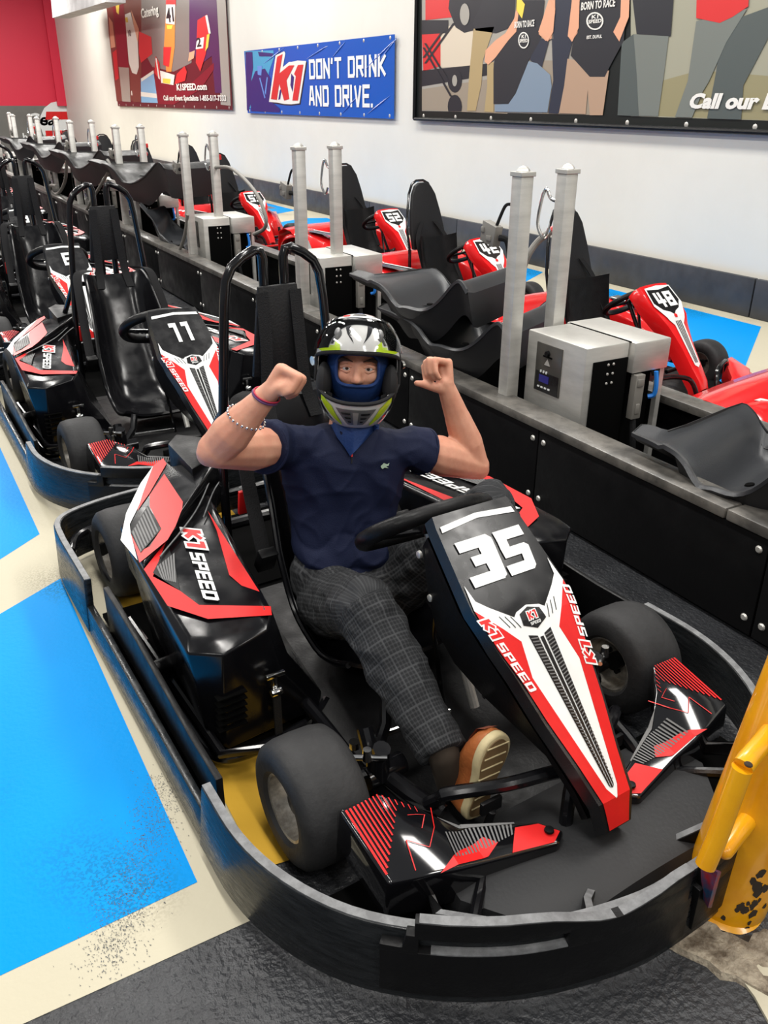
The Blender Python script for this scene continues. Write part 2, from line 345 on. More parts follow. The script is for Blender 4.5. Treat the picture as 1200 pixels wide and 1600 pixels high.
# ---- charging barrier between the two lanes of karts
bar = thing('charging_barrier', 'long low black-boarded barrier with worn grey top rails between the two kart rows', 'barrier', (2.2, 0, 0))
def B(mb, name, m, **k): o = mb.obj(name, m, bar, **k); o.location = (-2.2, 0, 0); return o
Y0, Y1 = -.9, 26
B(MB().box((2.0, 12.5, .16), (.06, 27, .32)), 'core', 'dark', smooth=0)
seams = [-.8, .3, 1.27, 2.26, 3.17, 4.08, 4.99, 6.03, 7.07, 8.1, 9.1, 10.1, 11.2, 12.3, 13.4, 14.6, 16, 18, 20, 22, 24, 26]
for a, b in zip(seams, seams[1:]):
    B(MB().box((1.951, (a + b) / 2, .17), (.022, b - a - .006, .31)), 'board', 'board', bevel=.003)
bolt = None
for s_ in seams[1:14]:
    for dy in (-.03, .03):
        for z in (.285, .065):
            if bolt is None:
                bolt = B(MB().lathe([(-.006, .001), (-.005, .008), (-.001, .0115), (.002, .012)], (0, 0, 0), 'X', 10), 'bolt', 'steel'); q = bolt
            else:
                q = bolt.copy(); COL.objects.link(q)
            q.location = (1.94 - 2.2, s_ + dy, z)
rs = [-.9, 1.42, 4.25, 7.0, 10.2, 13.5, 17, 21, 26]
for a, b in zip(rs, rs[1:]):
    B(MB().box((1.987, (a + b) / 2, .345), (.115, b - a - .005, .034)), 'top_rail', 'rail', bevel=.006)
    B(MB().box((2.60, (a + b) / 2, .345), (.10, b - a - .005, .034)), 'top_rail', 'rail', bevel=.006)
B(MB().box((2.63, 12.5, .16), (.04, 27, .32)), 'rear_board', 'board', smooth=0)
B(MB().box((2.3, 12.5, .03), (.58, 27, .06)), 'channel_base', 'dark', smooth=0)

# ---- steel posts in pairs
post0 = None
def make_post():
    t = thing('steel_post', '', 'post')
    MB().box((0, 0, .58), (.056, .056, 1.16)).obj('post_tube', 'steel', t, bevel=.004)
    MB().box((0, 0, 1.167), (.066, .066, .016)).lathe([(1.175, .033), (1.183, .028), (1.19, .018), (1.194, .004)], (0, 0, 0), 'Z', 4).obj('post_cap', 'steel', t, smooth=20, bevel=.002)
    MB().box((0, 0, .066), (.12, .12, .012)).obj('base_plate', 'steel', t)
    return t
PY = [2.57, 4.47, 6.42, 8.33, 10.25, 12.2, 14.1, 16.0, 18.0]
ordn = ['nearest', 'second', 'third', 'fourth', 'fifth', 'sixth', 'seventh', 'eighth', 'ninth']
for i, y in enumerate(PY):
    for x, side in ((2.03, 'kart-side'), (2.26, 'wall-side')):
        if post0 is None: post0 = p = make_post()
        else: p = copy_tree(post0)
        p.location = (x, y + (.03 if x > 2.1 else 0), .0)
        p['label'] = 'square galvanised steel post with pyramid cap, %s post of the %s pair along the barrier' % (side, ordn[i]); p['group'] = 'steel post pairs on the barrier'
# ---- charger cabinets
def make_charger(yc, i, label):
    t = thing('charger_cabinet', label, 'charger', (2.095, yc, .062), 0, 'charging cabinets on the barrier')
    z0 = .30; H = .245
    MB().box((.105, 0, .305), (.205, .33, .49)).obj('front_housing', 'steel', t, bevel=.006)
    MB().box((.12, -.168, .28), (.165, .008, .43)).obj('side_panel', 'dark', t, bevel=.002)
    MB().box((.302, .0, .492), (.18, .38, .115)).obj('rear_housing', 'steel', t, bevel=.006)
    MB().box((.210, 0, .549), (.006, .335, .004)).obj('seam', 'dark', t)
    MB().box((.29, -.02, .22), (.14, .24, .43)).obj('inner_frame', 'dark', t)
    MB().box((.375, -.17, .22), (.022, .022, .44)).obj('leg', 'steel', t)
    MB().box((.375, .17, .22), (.022, .022, .44)).obj('leg', 'steel', t)
    mb = MB()
    for a in (.48, .445, .41):
        for b in (.105, .13): mb.ell((b, -.173, a), (.0055, .004, .0055), 8, 5)
    mb.obj('screw', 'steel', t)['kind'] = 'stuff'
    f = MB().box((.001, .03, .425), (.006, .145, .185)).obj('control_panel', mat('control_panel_face', (.11, .105, .095), .25, metal=.5), t, bevel=.001)
    MB().box((-.0035, .045, .385), (.004, .055, .028)).obj('display', mat('blue_display', (.03, .03, .22), .2), f)
    MB().box((-.0022, .03, .372), (.003, .130, .075)).obj('black_field', 'panelblack', f)
    mb = MB(); [mb.box((-.0045, .072 - k * .02, .352), (.004, .011, .006)) for k in range(4)]; [mb.box((-.0045, .065 - k * .016, .412), (.004, .006, .009)) for k in range(3)]
    mb.obj('buttons', 'white', f)
    MB().lathe([(-.008, .010), (.002, .012)], (-.004, .035, .485), 'X', 12).obj('knob', 'satin', f)
    MB().box((-.003, .035, .472), (.004, .05, .005)).obj('slot', 'dark', f)
    MB().box((-.003, .035, .452), (.003, .03, .024), top=(.003, .02)).obj('plate', 'steel', f)
    c_ = MB().box((.245, -.19, .345), (.045, .03, .17)).box((.245, -.206, .40), (.03, .006, .03)).box((.245, -.206, .30), (.02, .006, .04)).obj('connector', 'gauge', t, bevel=.003)
    MB().tube(smooth_path([(.245, -.19, .26), (.25, -.2, .18), (.27, -.19, .1), (.3, -.15, .05)]), .012).obj('cable', 'fabric', t)
    MB().tube(smooth_path([(.33, -.195, .43), (.335, -.20, .38), (.335, -.195, .34), (.32, -.18, .33)]), .009, 6).obj('strap', 'blue', t)
    return t
cy = [2.39, 4.56, 6.50, 8.35, 10.2, 12.1, 14.0, 15.9]
cl_ = ['nearest steel charger cabinet with keyed control panel, in front of the closest post pair', 'second steel charger cabinet, behind the stacked grey seats', 'third steel charger cabinet, beside the arching grey cable', 'fourth charger cabinet, carrying the nearest black seat shell of the far row',
       'fifth charger cabinet from the camera, under a black seat shell', 'sixth charger cabinet from the camera, under a black seat shell', 'seventh charger cabinet from the camera, under a black seat shell', 'farthest charger cabinet at the left edge, under a black seat shell']
ch0 = make_charger(cy[0], 0, cl_[0])
def deep(o, par=None):
    c = o.copy(); COL.objects.link(c); c.parent = par
    for k in o.children: deep(k, c)
    return c
for i in range(1, 8):
    c_ = deep(ch0); c_.location.y = cy[i]; c_['label'] = cl_[i]
# ---- loose seat shells
def make_seat(label, loc, rot=(0, 0, 0), scale=(1, 1, 1), group='loose seat inserts lying on the barrier', shear=.5, deep=1., mt='seatgrey'):
    prof = smooth_path([(.60, 0, .257), (.48, 0, .258), (.38, 0, .252), (.29, 0, .243), (.22, 0, .215), (.16, 0, .165), (.10, 0, .125), (0, 0, .130), (-.12, 0, .20), (-.22, 0, .275), (-.30, 0, .345), (-.345, 0, .370), (-.38, 0, .365), (-.42, 0, .335)], 3)
    rows = []; n = len(prof)
    for i, p in enumerate(prof):
        y = p.x; wide = min(1, max(0, (.46 - y) / .16)); xr = .07 + .39 * wide * wide * (3 - 2 * wide)
        if y > .55: xr = .05 + .02 * (.6 - y) / .05
        rim = (.070 if deep == 1 else .03) * math.exp(-((y - .04) / .13) ** 2)
        row = []
        for j in range(21):
            a = j / 20; x = xr * a; e = max(0, 1 - x / .05) if y < .40 else 0; e2 = max(0, 1 - (xr - x) / .06)
            row.append((x, y + shear * x, p.z + rim * max(e, e2) ** 1.5 + .012 * max(e, e2)))
        rows.append(row)
    o = MB().grid(rows).obj('seat_insert', mt, None, smooth=50, solid=.012)
    ring = [r[0] for r in rows] + rows[-1][1:] + [r[-1] for r in rows[::-1]][1:] + rows[0][::-1][1:-1]; m = len(ring)
    mid = [(.02 + x * .95, y * .99, z - (.07 if y < .3 else .03) * deep) for x, y, z in ring]; low = [(.05 + x * .82, y * .93 - .01, max(.0, z - .15 * deep) if y < .28 else z - .05 * deep) for x, y, z in ring]
    MB().add(ring + mid + low, [(k * m + i, k * m + (i + 1) % m, (k + 1) * m + (i + 1) % m, (k + 1) * m + i) for k in (0, 1) for i in range(m)]).obj('seat_underside', mat('seat_underside_plastic', (.010, .0105, .012), .5), o, smooth=50, solid=.006)
    MB().lathe([(0, .016), (.004, .014)], (.03, -.10, .235), 'Z', 12).obj('mount_hole', 'dark', o)
    o.location = loc; o.rotation_euler = rot; o.scale = scale
    return tag(o, label, 'seat', group)
make_seat('dark grey seat insert lying on the barrier nearest the camera, beside the closest charger cabinet', (1.985, 1.49, .165), (0, 0, 0), (1.25, .62, 1.05), shear=.75)
make_seat('upper of two stacked dark grey seat inserts beside the second charger cabinet', (2.0, 3.25, .365))
make_seat('lower of two stacked dark grey seat inserts, half under the other', (2.02, 3.0, .245))
for i, (y, w_) in enumerate(((7.6, 'nearest'), (9.5, 'second'), (11.4, 'third'), (13.3, 'farthest'))):
    make_seat('black seat shell on a charger cabinet, %s of the four in the far row' % w_, (1.93, y, .615), (.03, 0, .1), (1.0, 1.75, .95), 'black seat shells on the far charger cabinets', .1, 1.5, 'satin')
make_seat('small dark seat insert tipped over beside the third post pair', (2.0, 7.1, .28), (.45, 0, .2), (.45, .75, .6))
# ================================================================== BANNERS (printed vinyl on the wall)
XB = XW - .035
def wp(u, v): p = at(u, v, x=XB); return (p[1], p[2])
def fb(s, t, o): return (XB - .004 - o, s, t)
def flat(name, col, rough=.35): 
    if name not in M: M[name] = mat(name, col, rough, spec=.5)
    return name
def banner(name, label, y0, y1, z0, z1, col, ripple=.012, rough=.3):
    t = thing(name, label, 'banner', (0, 0, 0))
    m = mat(name + '_vinyl', col, rough, spec=.5)
    nx = 60; rows = []
    mb = MB().box((XB, (y0 + y1) / 2, (z0 + z1) / 2), (.008, abs(y1 - y0), z1 - z0)); mb.obj('vinyl_sheet', m, t, smooth=0)
    g = MB(); n = max(4, int(abs(y1 - y0) / .6))
    for i in range(n + 1):
        for z in (z0 + .03, z1 - .03): g.lathe([(-.008, .012), (-.005, .02), (0, .02)], (XB, y0 + (y1 - y0) * (.02 + .96 * i / n), z), 'X', 8)
    g.obj('grommet', 'steel', t)['kind'] = 'stuff'
    return t
def pr_(t, name, m, polys, off):
    for i_, P in enumerate(polys): decal(name, m, [[wp(u, v) for u, v in P]], fb, off + i_ * .0002, parent=t)
def ctext(t, name, m, txt, u0, v0, u1, hpx, bold=.02, slant=0., off=.01, stroke=False, st=1.1):
    """lettering whose baseline runs from photo point (u0,v0) to column u1"""
    a = wp(u0, v0); b = wp(u1, v0); L = abs(a[0] - b[0]); top = wp(u0, v0 - hpx); h = top[1] - a[1]
    if stroke:
        P, W_ = stroke_text(txt, h, 1, st, slant, center=False); k = L / W_
        return decal(name, m, [[(a[0] - p * k, a[1] + q) for p, q in g] for g in P], fb, off, parent=t)
    V, Fs = font_tris(txt, 1, 1, bold, 0); mx = max(p for p, q in V); k = L / mx
    return decal(name, m, [], fb, off, parent=t, tris=[([(a[0] - (p * k + slant * q * h * 1.38), a[1] + q * h * 1.38) for p, q in V], Fs)])
# --- left banner
t = banner('party_banner', 'tall dark red banner with a kart photo and number 41, leftmost on the wall', 21.45, 14.25, 1.24, 3.95, (.10, .015, .02))
for n_, c_ in (('pr_brown', (.16, .05, .035)), ('pr_grey', (.19, .17, .155)), ('pr_tan', (.42, .28, .19)), ('pr_red', (.62, .03, .03)), ('pr_dkred', (.2, .01, .02)), ('pr_white', (.78, .76, .7)), ('pr_orange', (.75, .25, .05)),
               ('pr_lblue', (.2, .45, .7)), ('pr_yel', (.8, .6, .08)), ('pr_skin', (.72, .36, .22)), ('pr_black', (.02, .02, .025)), ('pr_denim', (.20, .26, .33)), ('pr_khaki', (.40, .30, .15)),
               ('pr_green', (.10, .13, .10)), ('pr_olive', (.33, .32, .24)), ('pr_jean', (.10, .12, .12)), ('pr_grey2', (.34, .32, .28)), ('pr_purple', (.07, .02, .09))): flat(n_, c_)
def q6(P): return [(160 + x / 5.714, y / 5.714) for x, y in P]
A = lambda name, m, P, o: pr_(t, name, m, [q6(p) for p in P], o)
A('print_background', 'pr_brown', [[(30, -60), (350, -60), (350, 900), (130, 905), (60, 300)]], .002)
A('print_background', 'pr_grey', [[(350, -60), (780, -60), (800, 560), (640, 640), (450, 600), (350, 420)]], .002)
A('print_floor', 'pr_lblue', [[(345, 700), (460, 650), (500, 920), (350, 915)]], .003)
A('print_floor', 'pr_white', [[(260, 810), (520, 840), (520, 880), (262, 850)], [(350, 700), (470, 620), (470, 650), (352, 730)]], .004)
A('print_wall', 'pr_grey2', [[(1020, -60), (1100, -60), (1150, 945), (1060, 935)]], .003)
A('print_person', 'pr_purple', [[(780, -60), (1020, -60), (1070, 830), (1010, 830), (980, 500), (900, 560), (780, 460)]], .004)
A('print_person', 'pr_dkred', [[(80, -60), (180, -60), (215, 250), (240, 610), (145, 590), (110, 200)]], .004)
A('print_skin', 'pr_skin', [[(60, 150), (95, 200), (120, 420), (80, 430)], [(260, 90), (330, 260), (320, 380), (300, 320)], [(780, 470), (830, 450), (820, 520), (770, 550)]], .005)
A('print_trousers', 'pr_grey2', [[(150, 600), (240, 605), (255, 910), (180, 905)]], .005)
A('print_trousers', 'pr_brown', [[(245, 640), (340, 660), (350, 910), (280, 912)]], .005)
A('print_shirt', 'pr_white', [[(205, 130), (255, 110), (320, 380), (330, 600), (310, 665), (270, 650), (240, 560)]], .006)
A('print_shirt', 'pr_yel', [[(110, -60), (160, -60), (150, 130), (130, 110)], [(205, 160), (228, 150), (235, 200), (215, 200)]], .006)
A('print_red_karts', 'pr_red', [[(330, 280), (440, 330), (450, 480), (350, 560), (330, 480)], [(95, 470), (130, 440), (150, 700), (120, 720)]], .005)
A('print_kart_body', 'pr_dkred', [[(455, 590), (540, 700), (660, 760), (780, 760), (1000, 560), (1000, 620), (880, 800), (640, 935), (500, 930)]], .005)
A('print_kart_column', 'pr_orange', [[(575, 50), (655, 50), (650, 420), (620, 640), (575, 640), (555, 400)]], .006)
A('print_kart_column', 'pr_red', [[(575, -60), (660, -60), (660, 50), (572, 50)], [(550, 420), (620, 420), (600, 600), (548, 580)]], .007)
A('print_kart_plate', 'pr_white', [[(575, 40), (655, 40), (650, 220), (570, 210)], [(520, 630), (650, 670), (640, 760), (530, 740)]], .008)
A('print_kart_fender', 'pr_red', [[(480, 500), (515, 560), (525, 720), (470, 650)], [(670, 660), (740, 590), (760, 640), (745, 720), (650, 755)], [(855, 180), (940, 130), (965, 230), (930, 480), (880, 640), (840, 560)]], .008)
A('print_kart_fender', 'pr_white', [[(850, 350), (915, 330), (905, 430), (840, 440)], [(925, 140), (945, 135), (975, 300), (955, 300)], [(480, 520), (490, 520), (520, 710), (505, 700)]], .009)
A('print_kart_fender', 'pr_yel', [[(940, 310), (965, 300), (950, 420), (925, 460)], [(545, 700), (615, 705), (610, 750), (545, 740)], [(580, 225), (635, 225), (625, 260), (585, 260)]], .009)
ctext(t, 'print_number', 'pr_black', '41', 262, 35, 273.5, 22, .03, off=.012)
ctext(t, 'print_number', 'pr_black', '2', 309, 73, 316, 14, .03, off=.012)
ctext(t, 'print_number', 'pr_black', '10', 201, 57, 206, 10, .02, off=.012)
ctext(t, 'lettering', 'pr_white', 'Catering', 222.5, 28.5, 250, 15, .03, off=.014)
ctext(t, 'lettering', 'pr_white', 'K1SPEED.com', 277.5, 141, 325, 10, .04, off=.014)
ctext(t, 'lettering', 'pr_white', 'Call our Event Specialists 1-855-517-7333', 257, 156.5, 355, 7.5, .035, off=.014)
# --- blue banner
t = banner('slogan_banner', 'blue landscape banner reading K1 DON\'T DRINK AND DRIVE between the two photo banners', 13.6, 9.17, 1.205, 2.04, (.008, .10, .46), rough=.22)
def q4(P): return [(380 + x / 4.615, 40 + y / 4.615) for x, y in P]
flat('pr_teal', (.05, .33, .55)); flat('pr_navy', (.03, .02, .16)); flat('pr_bluel', (.12, .28, .66))
A = lambda name, m, P, o: pr_(t, name, m, [q4(p) for p in P], o)
A('print_photo', 'pr_teal', [[(15, 185), (220, 178), (225, 230), (190, 330), (150, 560), (40, 600)]], .002)
A('print_photo', 'pr_navy', [[(20, 190), (70, 190), (75, 300), (60, 400), (60, 560), (40, 615), (30, 610)], [(50, 430), (90, 330), (160, 310), (200, 380), (195, 540), (270, 600), (265, 625), (60, 615)], [(110, 190), (222, 200), (215, 222), (120, 222)]], .004)
A('print_photo', 'pr_bluel', [[(105, 290), (140, 290), (135, 360), (110, 355)], [(120, 380), (128, 375), (165, 520), (158, 525)], [(175, 370), (182, 375), (168, 500), (160, 480)]], .006)
KP = [(238, 215), (300, 185), (308, 200), (290, 300), (335, 262), (355, 262), (395, 252), (458, 255), (410, 560), (350, 568), (300, 565), (245, 555), (190, 550)]
A('logo_shadow', 'pr_black', [[(x + (6 if x > 320 else -3), y + 8) for x, y in KP], [(238, 212), (300, 183), (308, 195), (250, 300)]], .003)
A('logo_outline', 'pr_white', [KP], .005)
A('logo_gap', 'pr_navy', [[(352, 345), (372, 372), (362, 480), (345, 430)], [(268, 470), (285, 440), (272, 530), (258, 535)]], .007)
A('logo_letters', 'pr_red', [[(250, 225), (290, 205), (266, 345), (335, 288), (375, 286), (318, 395), (338, 530), (300, 540), (265, 420), (248, 535), (205, 530)], [(400, 285), (440, 280), (400, 540), (360, 540), (385, 365), (372, 350)]], .008)
ctext(t, 'lettering', 'white', "DON'T DRINK", 484.5, 124, 604, 31, off=.006, stroke=True, st=1.05)
ctext(t, 'lettering', 'white', 'AND DRIVE.', 484, 166, 585.5, 32, off=.006, stroke=True, st=1.05)
mb = MB()
for (u0, v0), (u1, v1) in (((445, 75), (412, 100)), ((512, 72), (480, 92)), ((540, 66), (520, 90)), ((620, 60), (560, 120)), ((619, 62), (590, 100)), ((610, 150), (575, 178)), ((560, 150), (535, 178))):
    a, b = wp(u0, v0), wp(u1, v1); P = [Vector((XB - .004, a[0], a[1])), Vector((XB - .004, b[0], b[1]))]
    mb.tube([P[0], P[0].lerp(P[1], .3), P[0].lerp(P[1], .7), P[1]], 1, 8, rs=[.003, .010, .009, .002])
mb.obj('crease', bpy.data.materials['slogan_banner_vinyl'], t)['kind'] = 'stuff'
# --- right banner
t = banner('team_banner', 'huge photo banner of people in black T-shirts, rightmost on the white wall', 8.70, .5, 1.215, 3.6, (.012, .014, .013))
def q5(P): return [(650 + x / 4.444, y / 4.444) for x, y in P]
def q3(P): return [(800 + x / 3, y / 3) for x, y in P]
A = lambda name, m, P, o: pr_(t, name, m, [q5(p) for p in P], o)
C_ = lambda name, m, P, o: pr_(t, name, m, [q3(p) for p in P], o)
A('print_background', 'pr_grey2', [[(45, -250), (1300, -250), (1300, 800), (45, 770)]], .002)
C_('print_background', 'pr_olive', [[(560, -250), (1500, -250), (1500, 575), (560, 545)]], .003)
flat('pr_cream', (.62, .54, .42)); flat('pr_ground', (.30, .25, .19)); flat('pr_navyj', (.028, .032, .05)); flat('pr_tshirt', (.025, .025, .03)); flat('pr_grass', (.28, .25, .14))
A('print_wall', 'pr_cream', [[(170, 180), (280, 180), (400, 200), (400, 460), (170, 470)]], .003)
A('print_ground', 'pr_ground', [[(45, 620), (640, 530), (640, 790), (45, 765)], [(880, 420), (1300, 420), (1300, 800), (880, 790)]], .003)
C_('print_ground', 'pr_grass', [[(700, 380), (880, 330), (1500, 380), (1500, 575), (690, 545)]], .0035)
A('print_red_door', 'pr_red', [[(45, 230), (175, 230), (175, 460), (55, 495)], [(70, -200), (260, -200), (255, 120), (70, 140)]], .004)
A('print_dark_band', 'pr_black', [[(45, 490), (520, 440), (520, 520), (45, 600)], [(45, 140), (230, 140), (230, 230), (45, 240)], [(230, 60), (260, -200), (560, -200), (540, 190), (410, 210), (340, 228), (280, 190)]], .004)
wh = []
for cx, cy_, r in ((275, 560, 55), (345, 100, 75), (275, 740, 55)):
    wh.append([(cx + r * .9 * math.cos(a), cy_ + r * 1.5 * math.sin(a)) for a in [i * math.pi / 8 for i in range(16)]])
A('print_wheel', 'pr_black', [wh[0], [(x, min(y, 772)) for x, y in wh[2]]], .006)
A('print_wheel_hub', 'pr_grey2', [[(cx + r * .35 * math.cos(a), cy_ + r * .8 * math.sin(a)) for a in [i * math.pi / 8 for i in range(16)]] for cx, cy_, r in ((275, 560, 50), (345, 100, 95))], .008)
def lines(L_, w=8): return [[(x0 - w, y0), (x0 + w, y0), (x1 + w, y1), (x1 - w, y1)] for x0, y0, x1, y1 in L_]
A('print_trolley', 'pr_black', lines([(270, 160, 70, 440), (60, 330, 250, 670), (70, 300, 230, 560), (190, 220, 60, 400)]), .007)
A('print_trousers', 'pr_khaki', [[(405, 200), (550, 185), (500, 330), (470, 420), (460, 580), (420, 770), (360, 770), (375, 520)], [(500, 440), (545, 430), (545, 780), (480, 775), (500, 600)]], .006)
A('print_shirt', 'pr_tshirt', [[(400, 160), (560, -200), (700, -200), (690, 180), (560, 230), (420, 212)]], .006)
A('print_shirt', 'pr_tshirt', [[(700, 120), (700, 0), (900, 0), (880, 200), (870, 280), (790, 420), (680, 690), (640, 722), (545, 720), (545, 480), (560, 330), (660, 230)]], .008)
A('print_trousers', 'pr_denim', [[(790, 425), (850, 440), (940, 520), (950, 600), (920, 780), (555, 775), (555, 725), (650, 722), (700, 650)]], .009)
A('print_skin', 'pr_skin', [[(690, 130), (705, 60), (720, 100), (705, 220), (650, 280), (560, 400), (510, 450), (485, 430), (490, 350), (560, 280), (630, 230)], [(900, 90), (930, 0), (975, 0), (975, 90), (950, 270), (910, 285), (860, 235), (920, 180)], [(1110, -40), (1150, -40), (1130, 230), (1090, 290), (1065, 250)]], .010)
A('print_scarf', 'pr_yel', [[(710, -40), (765, 30), (745, 130), (705, 70)]], .010)
A('print_trousers', 'pr_navyj', [[(950, 270), (1100, 270), (1065, 400), (1030, 740), (990, 790), (925, 785), (960, 560)], [(805, 240), (930, 285), (880, 470), (800, 420)], [(960, -100), (1090, -100), (1070, 300), (960, 280)]], .0075)
C_('print_shirt', 'pr_tshirt', [[(310, -100), (550, -100), (530, 190), (470, 300), (440, 360), (370, 360), (280, 260), (300, 150)], [(560, -100), (770, -100), (750, 170), (590, 160)]], .009)
C_('print_trousers', 'pr_tan', [[(265, 275), (340, 290), (370, 360), (460, 330), (430, 540), (370, 540), (360, 420), (350, 535), (225, 530), (250, 400)]], .008)
flat('pr_jean2', (.17, .185, .165)); flat('pr_jean3', (.085, .10, .095))
C_('print_trousers', 'pr_jean2', [[(575, 160), (740, 170), (720, 330), (690, 545), (500, 540), (520, 330)]], .008)
C_('print_trousers', 'pr_jean3', [[(520, 200), (575, 160), (590, 350), (600, 545), (500, 540)], [(1000, 110), (1300, 0), (1090, 400), (1080, 560), (920, 555), (960, 350)]], .0085)
C_('print_trousers', 'pr_jean2', [[(870, 100), (1110, 40), (1010, 200), (930, 380), (900, 430), (850, 550), (770, 548), (830, 380)]], .010)
C_('print_shirt', 'pr_red', [[(875, -100), (1120, -100), (1115, 30), (1040, 80), (980, 108), (870, 85)]], .011)
C_('print_skin', 'pr_skin', [[(295, -60), (325, -60), (320, 130), (290, 195), (268, 170)], [(520, -60), (560, -60), (555, 80), (510, 195), (482, 150), (515, 80)], [(160, 60), (185, 0), (210, 40), (200, 150), (175, 195), (130, 150)]], .012)
def disc(u, v, a, b): return [(u + a * math.cos(k * math.pi / 10), v + b * math.sin(k * math.pi / 10)) for k in range(20)]
for u, v, a, b in ((820.5, 63, 8.5, 13), (932, 33, 13.5, 14)):
    pr_(t, 'shirt_emblem', 'pr_white', [disc(u, v, a, b)], .013); pr_(t, 'shirt_emblem', 'pr_tshirt', [disc(u, v, a * .82, b * .84)], .0135)
    ctext(t, 'lettering', 'pr_white', 'K1', u - a * .4, v - b * .25, u + a * .4, b * .4, .03, off=.015)
    ctext(t, 'lettering', 'pr_white', 'SPEED', u - a * .75, v + b * .28, u + a * .75, b * .4, .03, off=.015)
ctext(t, 'lettering', 'pr_white', 'BORN TO RACE', 910, 16, 963, 12, .03, off=.015)
ctext(t, 'lettering', 'pr_white', 'BORN TO RACE', 806, 44, 837, 10, .03, off=.015)
ctext(t, 'lettering', 'pr_white', 'EST. DUFUL', 919, 61, 943, 5, .03, off=.015)
ctext(t, 'lettering', 'pr_white', 'Call our Event', 1078, 168, 1278, 22, .05, .25, off=.016)
MB().tube([(XB - .02, 8.7, 1.215), (XB - .02, .5, 1.215)], .018, 8).obj('lower_hem', 'satin', t)
MB().tube([(XB - .02, 8.7, 1.215), (XB - .02, 8.7, 3.6)], .02, 8).obj('side_hem', 'satin', t)
# ================================================================== YELLOW BOLLARD with its bent guard bar
t = thing('yellow_bollard', 'chipped yellow pipe bollard with a bent guard bar, beside the nose of the front kart', 'bollard', (1.172, .70, 0))
TILT = Matrix.Rotation(math.radians(7), 4, Vector((.495, .869, 0))); t.rotation_euler = TILT.to_euler()
TI = TILT.inverted().to_3x3()
MB().lathe([(0, .090), (.004, .084), (.006, .080), (1.25, .080), (1.27, .07), (1.28, .03)], (0, 0, 0), 'Z', 40).obj('pipe', 'yellow', t)
def bl(u, v, y): p = at(u, v, y=y); return TI @ Vector((p[0] - 1.172, p[1] - .70, p[2]))
P = [bl(1102, 1352, .635), bl(1120, 1310, .635), bl(1160, 1200, .635), bl(1168, 1188, .637), bl(1205, 1162, .66)]
MB().tube([P[0], P[1], P[2]], .0170, 16).tube([P[2] + Vector((0, 0, .004)), P[3], P[4] + Vector((.03, .02, .01))], .0170, 16).obj('guard_bar', 'yellow', t, bevel=0)
MB().ell(P[2] + Vector((-.006, -.010, .018)), (.007, .007, .0035), 10, 6).obj('weld_scar', 'chip', t)
q_ = bl(1133, 1330, .635)
MB().cap(q_, q_ + Vector((.11, .035, .01)), .014, .018, 14).obj('lower_bracket', 'yellow', t)
MB().hexa([tuple(bl(u, v, y)) for u, v, y in ((1094, 1350, .66), (1122, 1362, .62), (1106, 1420, .63), (1095, 1400, .66), (1100, 1350, .67), (1128, 1362, .63), (1112, 1420, .64), (1101, 1400, .67))]).obj('wedge_pad', mat('blue_red_pad', (.02, .07, .16), .4, col2=(.3, .02, .03), vscale=30), t, bevel=.003)
mb = MB(); rnd = random.Random(4)
def pchip(phi, z, s_):
    n = 9; c = [(s_ * (.6 + .5 * rnd.random()) * math.cos(k * 2 * math.pi / n), s_ * (.8 + .9 * rnd.random()) * math.sin(k * 2 * math.pi / n)) for k in range(n)]
    mb.prism(c, .0, .0007, lambda x, y, o: ((.0802 + o) * math.cos(phi + x / .080), (.0802 + o) * math.sin(phi + x / .080), z + y))
ph = math.atan2(-.70, -1.172)
for k in range(26): pchip(ph + .55 + rnd.gauss(0, .10), .09 + rnd.gauss(0, .03), .004 + .005 * rnd.random())
for a, z in ((.62, .22), (.66, .235), (.3, .05), (.9, .3), (.2, .3), (.95, .06), (.1, .02), (.7, .02), (-.1, .25)): pchip(ph + a, z, .005)
mb.obj('paint_chips', 'chip', t)['kind'] = 'stuff'
# broken concrete collar around its foot
mb = MB(); n = 46
rim = []
for k in range(n):
    a = 2 * math.pi * k / n; r = .19 + .07 * noise.noise(Vector((math.cos(a) * 1.7, math.sin(a) * 1.7, 3))) + .035 * noise.noise(Vector((math.cos(a) * 6, math.sin(a) * 6, 1)))
    rim.append((r * math.cos(a), r * math.sin(a)))
rows = []
for j, f in enumerate((.5, .62, .74, .86, .97, 1.0)):
    rows.append([(1.172 + x * f, .70 + y * f, (.0 if f == 1 else .011 + .010 * noise.noise(Vector((x * f * 22, y * f * 22, 0))))) for x, y in rim])
mb.grid(rows, closed=True)
struct('trim_2', mb, mat('broken_concrete', (.42, .36, .27), .75, bump=.8, bscale=90, col2=(.12, .09, .06), vscale=26), smooth=30)
mb = MB(); P = [tuple(at(u, v)[:2]) for u, v in ((1140, 1510), (1200, 1470), (1260, 1440), (1330, 1700), (1235, 1660), (1200, 1600), (1178, 1560))]
mb.prism(P, 0, .006); struct('trim_3', mb, 'creamfloor', smooth=0)
# ================================================================== CABLES on their hooks
def cable(label, pts, r=.016, n=6):
    t = thing('charging_cable', label, 'cable', tuple(pts[0][:3]), 0, 'charging cables on the posts'); o = Vector(pts[0])
    MB().tube([Vector(p) - o for p in smooth_path(pts, 8)], r, 10).obj('cable_run', 'gauge', t)
    return t, o
def cplug(t, o, p, d, red=True, big=1.):
    r_ = Vector(d).to_track_quat('Z', 'Y').to_matrix().to_4x4()
    MB().box(Vector(p) - o, (.05 * big, .035 * big, .10 * big), rot=r_).obj('plug', 'linkred' if red else 'gauge', t, bevel=.004)
